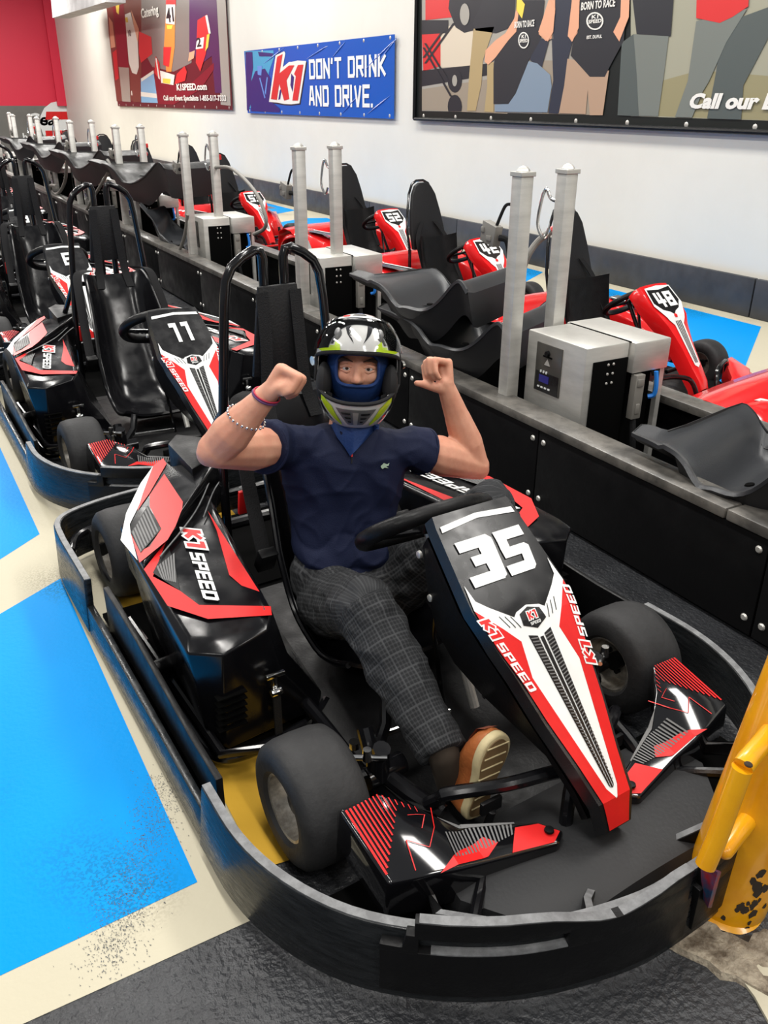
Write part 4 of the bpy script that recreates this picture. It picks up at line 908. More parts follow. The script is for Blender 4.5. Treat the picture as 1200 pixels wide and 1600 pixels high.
        mb = MB().add(T1 + lowr, [tuple(range(n)), tuple(range(n, 2 * n))[::-1]] + [(i, (i + 1) % n, n + (i + 1) % n, n + i) for i in range(n)])
        rc = mb.obj('rear_cover', G, k, smooth=50, bevel=.008, segs=3)
        cp = X(cap_); n = len(cp); MB().add(cp + [(x, y, z - .09) for x, y, z in cp], [tuple(range(n)), tuple(range(n, 2 * n))[::-1]] + [(i, (i + 1) % n, n + (i + 1) % n, n + i) for i in range(n)]).obj('cover_cap', S, rc, bevel=.005)
        A0, B0, C0, D0 = [Vector(p) for p in (topf[0], topf[1], topf[2], topf[4])]
        N0 = (B0 - A0).cross(C0 - A0).normalized(); N0 = N0 if N0.z > 0 else -N0
        def pq(u, v):      # photo point on the cover plane
            d = ray(u, v); d = Vector((d @ EX, d @ EY, d[2])); t = (A0 - Vector(CL)).dot(N0) / d.dot(N0); p = Vector(CL) + d * t; return (p.x, p.y)
        def rfn(x, y, o):
            z = A0.z - (N0.x * (x - A0.x) + N0.y * (y - A0.y)) / N0.z; return ((x if s < 0 else -x) + 0, y, z + o)
        r8 = lambda P: [pq(80 + x / 2.857, 680 + y / 2.857) for x, y in P]
        decal('white_flash', 'white', [r8([(310, 470), (335, 350), (400, 215), (455, 140), (440, 200), (385, 330), (350, 400), (355, 440), (385, 560)])], rfn, .0015, parent=rc)
        decal('red_flash', 'red', [r8([(505, 175), (588, 300), (585, 330), (555, 410), (520, 470), (395, 572), (355, 440), (395, 520), (440, 500), (492, 420), (440, 320), (440, 270)]), r8([(455, 140), (500, 105), (515, 130), (440, 260), (385, 340), (410, 260)])], rfn, .002, parent=rc)
        decal('hatch_ground', 'satin', [r8([(357, 435), (432, 315), (492, 422), (400, 530)])], rfn, .0026, parent=rc)
        hs = [r8([(362 + i * 9, 436 - i * 15), (367 + i * 9, 429 - i * 15), (405 + i * 10.5, 519 - i * 12.5), (400 + i * 10.5, 526 - i * 12.5)]) for i in range(8)]
        decal('carbon_hatch', 'carbon', hs, rfn, .0032, parent=rc)
        MB().tube(smooth_path(X([K(330, 745, z=.40), K(305, 800, z=.38), K(250, 870, z=.372)])), .0022, 6).tube(smooth_path(X([K(352, 742, z=.40), K(335, 765, z=.39), K(318, 808, z=.375)])), .002, 6).obj('cover_lip', 'edge', rc)
        MB().box((s * .45, 1.33, .12), (.10, .14, .06)).obj('rear_bracket', S, k, bevel=.004)
    # ---------------- seat, harness, roll hoop
    prof = smooth_path([(.930, 0, .63), (.885, 0, .55), (.835, 0, .42), (.78, 0, .29), (.70, 0, .16), (.60, 0, .092), (.48, 0, .075), (.36, 0, .09), (.28, 0, .125)], 4)
    rows = []; n = len(prof)
    for i, p in enumerate(prof):
        t = i / (n - 1); tg = (prof[min(i + 1, n - 1)] - prof[max(i - 1, 0)]).normalized(); nr = Vector((tg.z, 0, -tg.x)); nr = nr if nr.dot(Vector((-1, 0, .6))) > 0 else -nr
        hw = .135 + .05 * min(1, t * 2.4) - .01 * max(0, t - .7) / .3; dep = .035 + .10 * math.sin(min(1, t * 1.25) * math.pi) 
        row = []
        for j in range(21):
            a = -1 + j / 10; l_ = dep * (abs(a) ** 4); row.append((a * hw, p.x + nr.x * l_, p.z + nr.z * l_))
        rows.append(row)
    MB().grid(rows).obj('seat', G, k, smooth=60, solid=.010)
    MB().tube([r[0] for r in rows], .008, 8).tube([r[-1] for r in rows], .008, 8).tube(rows[0], .008, 8).obj('seat_rim', G, k)
    hp = MB()
    for s in (1, -1):
        P = [(s * .21, .93, .10), (s * .195, .96, .45), (s * .172, .97, .66), (s * .150, .97, .90), (s * .140, .97, .965), (s * .122, .97, .998), (s * .09, .97, 1.022), (s * .055, .97, 1.038), (s * .038, .97, 1.035), (s * .031, .97, 1.015), (s * .031, .97, .95), (s * .031, .965, .50)]
        hp.tube(P, .0135, 12)
        hp.tube([(s * .17, .97, .62), (s * .28, 1.3, .15)], .012)
    hp.obj('roll_hoop', 'paintblack', k)
    hr = MB().prism([(-.058, .945), (.058, .945), (.088, .70), (-.088, .70)], 0, .014, lambda x, z, o: (x, .945 + o, z)).obj('head_plate', 'pad', k, bevel=.003)
    MB().box((0, .955, .60), (.30, .016, .02)).obj('hoop_crossbar', 'paintblack', k)
    for s in (1, -1):
        mb = MB(); P = smooth_path([(s * .10, .955, .66), (s * .165, .90, .655), (s * .185, .84, .58), (s * .200, .76, .44), (s * .215, .66, .30)], 5)
        rows = [[(p.x - .020, p.y, p.z + .004), (p.x + .020, p.y, p.z - .004)] for p in P]
        be = mb.grid(rows).obj('harness_belt', 'fabric', k, solid=.004)
        MB().box((s * .215, .655, .295), (.05, .03, .07), rot=Matrix.Rotation(.5, 4, 'X')).obj('buckle', S, be, bevel=.005)
        MB().box((s * .200, .81, .40), (.035, .012, .075), rot=Matrix.Rotation(.2, 4, 'X')).obj('red_tab', 'red', be, bevel=.003)
        mb = MB(); P = smooth_path([(s * .05, .945, .93), (s * .052, .93, .80), (s * .06, .92, .66), (s * .07, .88, .58)], 4); rows = [[(p.x - .018, p.y, p.z), (p.x + .018, p.y, p.z)] for p in P]
        mb.grid(rows).obj('shoulder_strap', 'fabric', k, solid=.003)
    return k
def place(k, x, y, deg): k.location = (x, y, 0); k.rotation_euler = (0, 0, math.radians(deg))
k35 = build_kart('racing_kart', 'black, red and white kart number 35 with the helmeted person seated in it, nearest kart', 'black karts lined up along the barrier')
place(k35, KO[0], KO[1], 3.116)
for i, (n_, x, y, dg, lb) in enumerate((('11', .985, 3.38, 2.0, 'black, red and white kart number 11, empty, directly behind the front kart'),
                         ('6', .94, 5.38, 2.0, 'black, red and white kart number 6, third in the row from the camera'),
                         ('9', 1.04, 7.47, 1.5, 'black kart number 9, fourth in the row from the camera'),
                         ('3', 1.06, 9.52, 2.0, 'black kart number 3, fifth in the row, cut by the left edge'),
                         ('', 1.1, 11.6, 1, 'black kart at the far left end of the row'))):
    c_ = copy_tree(k35, None); c_['label'] = lb; place(c_, x, y, dg)
    fa = [o for o in c_.children if o.name.startswith('steering_fairing')][0]
    if n_: num_decal(fa, n_)
fa = [o for o in k35.children if o.name.startswith('steering_fairing')][0]; num_decal(fa, '35')
# ================================================================== RED KARTS
PR = [(.14, .535), (.10, .57), (-.05, .44), (-.27, .16), (-.285, .12)]
RL = [0]
for a, b in zip(PR, PR[1:]): RL.append(RL[-1] + math.hypot(a[0] - b[0], a[1] - b[1]))
RW = [(0, .090), (.05, .110), (.15, .122), (.25, .106), (.30, .080), (.40, .054), (.55, .038), (RL[-1], .032)]
def rwid(t):
    for (a, wa), (b, wb_) in zip(RW, RW[1:]):
        if t <= b: return wa + (wb_ - wa) * max(0, (t - a) / (b - a))
    return RW[-1][1]
def rpos(t):
    t = min(max(t, 0), RL[-1])
    for i in range(4):
        if t <= RL[i + 1] + 1e-9:
            k = (t - RL[i]) / (RL[i + 1] - RL[i]); a, b = PR[i], PR[i + 1]; return a[0] + (b[0] - a[0]) * k, a[1] + (b[1] - a[1]) * k
def rf(s, t, o): y, z = rpos(t); return (s, y - o * .7, z + o * .7)
RC = tuple(RL[1:-1])
def red_number(parent, txt):
    P, W_ = stroke_text(txt, .090, .98, 1.45, gap=1.6)
    return decal('number', 'white', [[(a, 196e-3 - b) for a, b in q] for q in P], rf, .0075, RC, parent)
def fender(mb, pts, r):      # rounded block
    for a, b, ra, rb in pts: mb.cap(a, b, ra, rb, 14)
def build_red(name, label, group):
    k = thing(name, label, 'kart', (0, 0, 0), 0, group)
    ring = interp([(0, -.46), (-.16, -.45), (-.30, -.39), (-.42, -.28), (-.50, -.14), (-.52, .05), (-.53, .4), (-.53, .78), (-.52, .98), (-.45, 1.10), (-.25, 1.15), (0, 1.16)], 3)
    full = ring + [(-x, y) for x, y in ring[::-1][1:]]
    v, f = band(full, .04, .115, .03); MB().add(v, f).obj('bumper', S_ if False else 'satin', k, bevel=.005)
    v, f = band([(x * .985, y * .985 + .004) for x, y in full], .112, .128, .02); MB().add(v, f).obj('bumper_stripe', 'redbody', k, bevel=.003)
    MB().prism([(-.24, -.36), (.24, -.36), (.38, -.1), (.38, .2), (.30, .9), (-.30, .9), (-.38, .2), (-.38, -.1)], .05, .062).obj('floor_tray', 'satin', k)
    for s in (1, -1):
        wheel(k, (s * .40, 0, .125), .125, .12, s); wheel(k, (s * .40, .86, .132), .132, .15, s)
        # side pod: rounded red shell
        rows = []
        for y, x0, x1, z1, z0 in ((.24, .34, .44, .16, .07), (.28, .31, .47, .24, .06), (.40, .29, .51, .31, .055), (.55, .28, .52, .34, .055), (.66, .28, .51, .36, .055), (.72, .29, .50, .34, .06)):
            rows.append([(s * x0, y, z0), (s * x0, y, z1 * .9), (s * (x0 + .03), y, z1), (s * (x0 + x1) / 2, y, z1 + .008), (s * (x1 - .05), y, z1 - .012), (s * x1, y, z1 * .72), (s * (x1 + .012), y, z1 * .45), (s * (x1 - .01), y, z0)])
        mb = MB().grid(rows, closed=True); mb.add(rows[0], [tuple(range(8))]); mb.add(rows[-1], [tuple(range(8))]); sp = mb.obj('side_pod', 'redbody', k, smooth=60, bevel=.006)
        decal('white_flash', 'white', [[(.36, .10), (.46, .16), (.60, .30), (.52, .31)]], lambda a, b, o: (s * (.535 + o), a, b), .0, parent=sp)
        decal('black_flash', 'panelblack', [[(.33, .34), (.44, .34), (.47, .68), (.36, .68)]], lambda a, b, o: (s * a, b, .355 + o - .012 * abs(b - .72)), .012, parent=sp)
        decal('white_flash', 'white', [[(.345, .40), (.36, .40), (.39, .66), (.375, .66)]], lambda a, b, o: (s * a, b, .357 + o - .012 * abs(b - .72)), .013, parent=sp)
        # rear wheel arch
        rows = []
        for j in range(12):
            a = math.pi * (.02 + .98 * j / 11); yy = .86 - .205 * math.cos(a); zz = .125 + .205 * math.sin(a) + (.05 if j < 6 else .0) * math.sin(a * 2)
            rows.append([(s * .27, yy, zz), (s * .34, yy, zz + .018), (s * .44, yy, zz + .015), (s * .50, yy, zz - .01), (s * .515, yy, zz - .045)])
        ra = MB().grid(rows).obj('rear_arch', 'redbody', k, smooth=60, solid=.008)
        decal('arch_flash', 'white', [[(.30, .68), (.33, .70), (.38, .94), (.33, .94)]], lambda a, b, o: (s * a, b, .125 + .205 * math.sqrt(max(0, 1 - ((b - .86) / .205) ** 2)) + .05 * max(0, (.86 - b) / .2) + o), .026, cuts=[.70 + .02 * i for i in range(14)], parent=ra)
        # front cover
        O = [(s * .42, -.14, .19), (s * .33, -.16, .19), (s * .24, -.27, .14), (s * .12, -.33, .12), (s * .14, -.38, .11), (s * .30, -.34, .13), (s * .42, -.26, .15)]
        n = 7; MB().add(O + [(x, y, .07) for x, y, z in O], [tuple(range(n)), tuple(range(n, 2 * n))[::-1]] + [(i, (i + 1) % n, n + (i + 1) % n, n + i) for i in range(n)]).obj('front_cover', 'redbody', k, smooth=50, bevel=.008)
        MB().tube(smooth_path([(s * .08, -.30, .10), (s * .12, -.26, .19), (s * .28, -.20, .20), (s * .33, -.18, .12)]), .012).tube([(s * .26, .0, .12), (s * .26, .02, .22)], .014).tube([(s * .10, .02, .12), (s * .34, .02, .13)], .011).obj('foot_guard', 'paintblack', k)
    mb = MB(); rows = []
    for y, hw, z in ((.70, .46, .20), (.74, .50, .30), (.84, .52, .375), (.94, .52, .385), (1.05, .51, .35), (1.12, .48, .24), (1.15, .46, .12)):
        rows.append([(a * hw, y, z - .02 * abs(a) ** 3) for a in (-1, -.8, -.5, 0, .5, .8, 1)])
    mb.grid(rows).obj('rear_cowl', 'redbody', k, smooth=60, solid=.008)
    rows = []
    for t in (0, .02, .05, .10, .15, .20, .25, .30, .36, .42, .48, RL[3], RL[4]):
        y, z = rpos(t); h = rwid(t); rows.append([(-h * .96, y + .06, z - .06), (-h - .008, y + .025, z - .022), (-h * .94, y + .003, z - .002), (-h * .4, y, z + .004), (h * .4, y, z + .004), (h * .94, y + .003, z - .002), (h + .008, y + .025, z - .022), (h * .96, y + .06, z - .06)])
    fa = MB().grid(rows).obj('steering_fairing', 'redbody', k, smooth=50, solid=.006)
    decal('white_flash', 'white', [[(-.096, .072), (0, .064), (.096, .072), (.108, .18), (.06, .27), (.035, .30), (.028, .40), (.02, .52), (0, .535), (-.02, .52), (-.028, .40), (-.035, .30), (-.06, .27), (-.108, .18)]], rf, .0055, RC, fa)
    decal('number_panel', 'panelblack', [[(-.088, .082), (0, .090), (.088, .078), (.098, .165), (.06, .21), (.022, .225), (0, .245), (-.022, .225), (-.06, .21), (-.098, .165)]], rf, .0058, RC, fa)
    decal('stripe', 'panelblack', [[(a - .003, .28), (a + .003, .28), (a * .5 + .0015, .51), (a * .5 - .0015, .51)] for a in (-.018, -.006, .006, .018)], rf, .007, RC, fa)
    decal('emblem', 'red', [[(-.012, .248), (0, .238), (.012, .248), (.008, .262), (-.008, .262)]], rf, .0075, RC, fa)
    c = Vector((0, .24, .46)); ax = Vector((0, .62, .78)).normalized(); u_ = Vector((1, 0, 0)); v_ = ax.cross(u_)
    sw = MB().tube([c + u_ * .14 * math.cos(a) + v_ * .115 * math.sin(a) for a in [i * math.pi / 16 for i in range(32)]], .015, 10, closed=True)
    [sw.tube([c, c + u_ * .13 * math.cos(a) + v_ * .11 * math.sin(a)], .008) for a in (.2, 2.9, 4.7)]
    sw.obj('steering_wheel', 'satin', k); MB().tube([c, (0, .02, .12)], .011).tube([(-.08, .02, .08), (-.05, .14, .47)], .008).tube([(.08, .02, .08), (.05, .14, .47)], .008).obj('steering_column', 'paintblack', k)
    prof = smooth_path([(.60, 0, .52), (.575, 0, .40), (.54, 0, .26), (.48, 0, .14), (.40, 0, .10), (.28, 0, .11), (.20, 0, .14)], 3); rows = []
    for i, p in enumerate(prof):
        t = i / (len(prof) - 1); hw = .17; rows.append([(a * hw, p.x - .08 * abs(a) ** 4 * (1 - t), p.z + .09 * abs(a) ** 4 * min(1, t + .3)) for a in [-1 + j / 7 for j in range(15)]])
    MB().grid(rows).obj('seat', 'satin', k, smooth=60, solid=.01)
    bp = [(-.15, .44), (.15, .44), (.155, .56), (.135, .68), (.105, .80), (.07, .855), (.03, .875), (-.03, .875), (-.07, .855), (-.105, .80), (-.135, .68), (-.155, .56)]
    MB().prism(bp, 0, .03, lambda x, z, o: (x, .61 + (z - .44) * .22 + o, z)).obj('head_board', 'pad', k, smooth=40, bevel=.006)
    fr = [(x * 1.06, .65 + (z - .44) * .22, z + (.012 if z > .8 else 0)) for x, z in bp[1:]] ; MB().tube(fr + [(-.16, .65, .44)], .009, 8).tube([(.16, .65, .44), (.16, .65, .12)], .012).tube([(-.16, .65, .44), (-.16, .65, .12)], .012).obj('roll_hoop', 'paintblack', k)
    for s in (1, -1):
        P = smooth_path([(s * .06, .64, .62), (s * .13, .60, .52), (s * .15, .53, .38), (s * .16, .44, .22)], 4)
        MB().grid([[(p.x - .018, p.y, p.z), (p.x + .018, p.y, p.z)] for p in P]).obj('harness_belt', 'fabric', k, solid=.003)
    decal('bumper_lettering', 'white', [], lambda a, b, o: (a, -.40 + b * .3, .135 + o), .0, parent=k, tris=[font_tris('X', .12, 1.2, .02, center=True)]) if False else None
    return k
kr = build_red('junior_kart', '', 'red karts along the white wall'); first = True
for num, x, y, dg, lb in (('48', 3.36, 3.03, 7, 'red kart number 48, parked behind the nearest charger cabinet'), ('42', 3.54, 4.76, 9, 'red kart number 42, beyond the stacked grey seats'),
                          ('52', 3.82, 6.50, 8, 'red kart number 52, third from the right in the wall row'), ('53', 3.36, 8.45, 8, 'red kart number 53, behind the third charger cabinet'),
                          ('45', 3.60, 10.3, 6, 'red kart number 45, behind the third post pair'), ('', 3.5, 12.1, 6, 'red kart behind the fourth post pair'),
                          ('', 3.5, 14.2, 6, 'red kart behind the fifth post pair'), ('', 3.4, 16.4, 6, 'farthest red kart, near the corner'), (None, 3.30, 1.28, 9, 'red kart at the right edge, only its rear corner in view')):
    c_ = kr if first else copy_tree(kr, None, ('number',)); first = False
    c_['label'] = lb; place(c_, x, y, dg)
    if num: red_number([o for o in c_.children if o.name.startswith('steering_fairing')][0], num)
# ================================================================== HOOKS AND CONNECTORS ON THE POSTS
for i, y in enumerate(PY[:7]):
    if i == 2: pass
    t = thing('cable_hook', 'bent chrome rod hook on the wall-side post of the %s pair' % ordn[i], 'hook', (2.26, y, 1.0), 0, 'rod hooks on the posts')
    MB().tube(smooth_path([(-.01, .03, .06), (-.015, .09, .065), (-.02, .12, .10), (-.03, .13, .055), (-.035, .135, -.03), (-.03, .10, -.075), (-.02, .085, -.04)], 5), .0065, 8).obj('rod', 'chrome', t)
    t = thing('charging_connector', 'grey block connector hanging beside the kart-side post of the %s pair' % ordn[i], 'connector', (2.03, y + .14, .95), 0, 'grey block connectors on the posts')
    MB().box((-.02, 0, 0), (.035, .085, .075), rot=Matrix.Rotation(.2, 4, 'X')).box((-.02, .03, .012), (.045, .02, .02)).box((-.02, -.01, -.015), (.045, .03, .02)).obj('block', 'gauge', t, bevel=.003)
    MB().tube(smooth_path([(-.02, -.03, .03), (-.01, -.06, .10), (.0, -.08, .11)]), .006, 8).tube(smooth_path([(-.02, -.05, -.01), (0, -.075, -.02), (.02, -.08, -.1)]), .012, 8).obj('lead', 'fabric', t)
    if i != 1:
        t = thing('red_connector', 'red plug hanging on the wall-side post of the %s pair' % ordn[i], 'connector', (2.285, y + .06, .985), 0, 'red plugs on the posts')
        MB().box((.01, 0, .03), (.05, .03, .035)).box((0, 0, -.005), (.03, .025, .06)).box((.005, 0, -.04), (.035, .028, .03)).obj('plug_body', 'linkred', t, bevel=.004)
def run(lb, pts, x, r=.014):
    P = [Vector(at(u, v, x=xx)) for (u, v), xx in zip(pts, x if isinstance(x, list) else [x] * len(pts))]
    t = thing('charging_cable', lb, 'cable', tuple(P[0]), 0, 'loose charging cables')
    MB().tube(smooth_path([p - P[0] for p in P], 6), r, 10).obj('cable_run', 'gauge', t); return t, P
t, P = run('thick grey cable hanging in a curve between the two nearest posts', [(884, 350), (862, 361), (840, 378), (824, 402), (816, 432), (812, 490), (800, 560)], [2.34, 2.3, 2.26, 2.22, 2.2, 2.2, 2.2], .013)
MB().tube([Vector((0, 0, 0)), (P[1] - P[0])], .017, 10).obj('sleeve', 'linkred', t)
run('grey cable arching off the third post pair past kart number 53', [(333, 262), (358, 262), (380, 278), (402, 305), (415, 338), (413, 357), (397, 366)], [2.26, 2.24, 2.22, 2.2, 2.2, 2.2, 2.2], .012)
run('grey cable drooping beside the tallest black seat shell at left', [(103, 228), (104, 258), (101, 285), (90, 303), (78, 300), (79, 290), (88, 291)], 2.0, .018)
run('grey cable dangling past the fourth charger cabinet', [(168, 250), (172, 262), (160, 285), (148, 305), (135, 330), (138, 345)], 1.95, .014)
run('grey cable dropping beside the third post pair', [(293, 335), (290, 360), (285, 380), (276, 400)], 2.0, .012)
# ================================================================== THE PERSON
RCV = Vector((.841, -.542, .005)); UCV = Vector((.231, .367, .901)); TCV = Vector((-.49, -.756, .434))     # photo right, up, toward the viewer
def PC(base, r=0, u=0, t=0): return Vector(base) + RCV * r + UCV * u + TCV * t
M['skin'] = mat('skin', (.70, .36, .245), .5, spec=.35, bump=.05, bscale=120, col2=(.60, .27, .18), vscale=9)
M['skin'].node_tree.nodes['Principled BSDF'].inputs['Subsurface Weight'].default_value = .12
M['skin'].node_tree.nodes['Principled BSDF'].inputs['Subsurface Scale'].default_value = .02
M['shirt'] = mat('navy_pique_cotton', (.005, .009, .034), .72, spec=.25, bump=.25, bscale=420)
def plaid():
    m = mat('grey_checked_trousers', (.045, .046, .048), .85, spec=.2)
    nt = m.node_tree; b = nt.nodes['Principled BSDF']; tc = nt.nodes.new('ShaderNodeUVMap'); sp = nt.nodes.new('ShaderNodeSeparateXYZ'); nt.links.new(tc.outputs[0], sp.inputs[0])
    acc = None
    for ch, fr in ((0, 26), (1, 26), (0, 104), (1, 104)):
        mu = nt.nodes.new('ShaderNodeMath'); mu.operation = 'MULTIPLY'; mu.inputs[1].default_value = fr; nt.links.new(sp.outputs[ch], mu.inputs[0])
        fr_ = nt.nodes.new('ShaderNodeMath'); fr_.operation = 'FRACT'; nt.links.new(mu.outputs[0], fr_.inputs[0])
        lt = nt.nodes.new('ShaderNodeMath'); lt.operation = 'LESS_THAN'; lt.inputs[1].default_value = .12 if fr < 50 else .35; nt.links.new(fr_.outputs[0], lt.inputs[0])
        sc = nt.nodes.new('ShaderNodeMath'); sc.operation = 'MULTIPLY'; sc.inputs[1].default_value = .55 if fr < 50 else .35; nt.links.new(lt.outputs[0], sc.inputs[0])
        if acc is None: acc = sc
        else:
            ad = nt.nodes.new('ShaderNodeMath'); nt.links.new(acc.outputs[0], ad.inputs[0]); nt.links.new(sc.outputs[0], ad.inputs[1]); acc = ad
    mx = nt.nodes.new('ShaderNodeMixRGB'); mx.inputs[1].default_value = (.020, .021, .023, 1); mx.inputs[2].default_value = (.058, .060, .063, 1)
    nt.links.new(acc.outputs[0], mx.inputs[0]); nt.links.new(mx.outputs[0], b.inputs['Base Color'])
    n = nt.nodes.new('ShaderNodeTexNoise'); n.inputs['Scale'].default_value = 26; n.inputs['Detail'].default_value = 3
    bp = nt.nodes.new('ShaderNodeBump'); bp.inputs['Strength'].default_value = .35; bp.inputs['Distance'].default_value = .01
    nt.links.new(n.outputs[0], bp.inputs['Height']); nt.links.new(bp.outputs[0], b.inputs['Normal'])
    return m
M['plaid'] = plaid()
M['balaclava'] = mat('royal_blue_balaclava', (.003, .032, .15), .7, bump=.2, bscale=200)
M['helmwhite'] = mat('helmet_white', (.72, .72, .70), .14, spec=.5, coat=.5)
M['helmblack'] = mat('helmet_black', (.012, .012, .014), .14, spec=.5, coat=.5)
M['helmgrey'] = mat('helmet_grey', (.28, .28, .28), .3, metal=.5)
M['lime'] = mat('lime_print', (.55, .78, .01), .25, coat=.3)
M['visor'] = mat('visor_plastic', (.9, .9, .92), .03)
_n = M['visor'].node_tree; _t = _n.nodes.new('ShaderNodeBsdfTransparent'); _g = _n.nodes.new('ShaderNodeBsdfGlossy'); _g.inputs['Roughness'].default_value = .04; _f = _n.nodes.new('ShaderNodeFresnel'); _f.inputs[0].default_value = 1.4; _m = _n.nodes.new('ShaderNodeMixShader')
_n.links.new(_f.outputs[0], _m.inputs[0]); _n.links.new(_t.outputs[0], _m.inputs[1]); _n.links.new(_g.outputs[0], _m.inputs[2]); _n.links.new(_m.outputs[0], _n.nodes['Material Output'].inputs[0])
M['lining'] = mat('helmet_lining', (.006, .006, .007), .85)
M['leather'] = mat('tan_leather', (.40, .125, .035), .42, spec=.4, bump=.12, bscale=110, col2=(.30, .085, .025), vscale=18)
M['leather2'] = mat('rust_suede', (.26, .07, .035), .6, bump=.2, bscale=160)
M['sole'] = mat('cream_rubber_sole', (.60, .50, .28), .6, var=.2, vscale=20)
M['solebrown'] = mat('brown_outsole', (.17, .105, .045), .6)
M['lace'] = mat('brown_lace', (.06, .035, .025), .8)
person = thing('person', 'person in navy T-shirt and white racing helmet, seated with both fists raised', 'person')
person.location = tuple(KO + EX * .0 + EY * .52 + np.array([0, 0, .09])); person.rotation_euler = (0, 0, KY)
POFF = Vector((0, -.52, -.09))
def padopt(o): o.parent = person; o.location = POFF; return o
def fuse(mb, name, m, voxel=.006, it=6, fac=.5, sub=None):
    me = bpy.data.meshes.new(name); me.from_pydata(mb.v, [], mb.f)
    bm = bmesh.new(); bm.from_mesh(me); bmesh.ops.recalc_face_normals(bm, faces=bm.faces); bm.to_mesh(me); bm.free()
    o = bpy.data.objects.new(name, me); COL.objects.link(o)
    r = o.modifiers.new('r', 'REMESH'); r.mode = 'VOXEL'; r.voxel_size = voxel
    s = o.modifiers.new('s', 'SMOOTH'); s.factor = fac; s.iterations = it
    dg = bpy.context.evaluated_depsgraph_get(); ev = o.evaluated_get(dg)
    m2 = bpy.data.meshes.new_from_object(ev); o.modifiers.clear(); o.data = m2; m2.shade_smooth(); m2.materials.clear(); m2.materials.append(M[m])
    return padopt(o)
# ---- joints, kart-local
SHL, SHR = Vector((-.165, .655, .607)), Vector((.195, .565, .555))
ELL, ELR = Vector(K(337, 703, y=.50)), Vector(K(742, 727, y=.565))
WRL, WRR = Vector(K(418, 616, y=.42)), Vector(K(697, 604, y=.58))
HC = Vector((.06, .63, .785))
body = MB()
def hand(mb, wr, U, P, D, sgn, palm=.062, lens=(.040, .026, .016), sp=.0168, thumb=None):
    U, P, D = U.normalized(), P.normalized(), D.normalized(); W = U.cross(P).normalized() * sgn
    mc = []
    for k, (dl, q) in enumerate(((0, 1.0), (.004, 1.06), (.001, 1.0), (-.006, .86))):
        w_ = (k - 1.5) * sp; base = wr + U * .006 + W * w_ * .55; kn = wr + U * (palm + dl) + W * w_
        mb.cap(base, kn, .0135, .0120, 10); l1, l2, l3 = [l * q for l in lens]
        p1 = kn + P * l1; p2 = p1 + D * l2; d3 = (D * .75 - P * .65).normalized(); p3 = p2 + d3 * l3
        mb.cap(kn, p1, .0108, .0092, 10).cap(p1, p2, .0090, .0082, 10).cap(p2, p3, .0080, .0072, 10)
    mb.cap(wr + U * .012, wr + U * palm * .8 + P * .006, .019, .017, 12)
    if thumb:
        pts = [wr + RCV * a + UCV * b + TCV * c for a, b, c in thumb]
        for a, b, ra, rb in zip(pts, pts[1:], (.0165, .0125, .0105), (.0128, .0105, .0085)): mb.cap(a, b, ra, rb, 10)
for sh, el, wr, n_ in ((SHL, ELL, WRL, 'l'), (SHR, ELR, WRR, 'r')):
    d = el - sh; up = UCV
    body.cap(sh + d * .06, sh + d * .45, .046, .056).cap(sh + d * .45, el, .056, .042)
    body.cap(sh + d * .40 + (UCV * .012), sh + d * .75 + UCV * .006, .046, .040)
    f = wr - el; L = f.length; lat = (f.cross(TCV)).normalized() * (1 if n_ == 'l' else 1)
    body.cap(el, el + f * .30, .040, .046).cap(el + f * .30, el + f * .62, .046, .036).cap(el + f * .62, wr, .035, .0245)
    body.cap(wr - f.normalized() * .03, wr + f.normalized() * .012, .0245, .023)
    body.ell(el - (f.normalized() + d.normalized() * -1) * .012, (.030, .030, .030))
hand(body, WRL, RCV * .55 + UCV * .80 + TCV * .05, RCV * .82 - UCV * .42 + TCV * .15, -RCV * .45 - UCV * .75 - TCV * .05, 1, palm=.060, lens=(.046, .032, .018), thumb=[(.006, -.004, .012), (.030, .010, .030), (.052, .020, .026), (.058, .006, .018)])
hand(body, WRR, UCV * .95 - RCV * .18 + TCV * .05, -RCV * .72 + UCV * .02 + TCV * .62, -UCV * .95 + RCV * .10 + TCV * .0, -1, palm=.060, lens=(.052, .034, .018), sp=.0165, thumb=[(-.010, -.006, .008), (-.036, -.004, .018), (-.062, .003, .022), (-.080, .006, .020)])
# shoulders, neck and head, one skin
body.cap(SHL.lerp(SHR, .08), SHR.lerp(SHL, .08), .036, .036).cap((SHL + SHR) / 2 + Vector((0, .03, 0)), HC - Vector((0, -.02, .06)), .046, .046)
FW = Vector((-.50, -.82, .18)).normalized(); HX = Vector((0, 0, 1)).cross(FW).normalized() * -1     # helmet axes: forward, image-right
HX = FW.cross(Vector((0, 0, 1))).normalized(); HX = HX if HX.dot(RCV) > 0 else -HX
tilt = .05; HU = HX.cross(FW).normalized(); HU = HU if HU.z > 0 else -HU
HX = (HX * math.cos(tilt) - HU * math.sin(tilt)).normalized(); HU = FW.cross(HX).normalized(); HU = HU if HU.z > 0 else -HU
def H(x, f, u): return HC + HX * x + FW * f + HU * u
HR = Matrix((HX, -FW, HU)).transposed().to_4x4()
body.ell(H(0, 0, 0), (.070, .084, .092), 24, 16, HR)
body.cap(H(0, .078, .010), H(0, .094, -.022), .0075, .0115).cap(H(-.010, .086, -.026), H(.010, .086, -.026), .007, .007)   # nose
body.cap(H(-.044, .066, .022), H(-.012, .080, .019), .0065, .0065).cap(H(.044, .066, .022), H(.012, .080, .019), .0065, .0065)  # brow ridges
body.cap(H(-.036, .062, -.014), H(-.026, .066, -.018), .016, .016).cap(H(.036, .062, -.014), H(.026, .066, -.018), .016, .016)
bo = fuse(body, 'body', 'skin', .0042, 5)
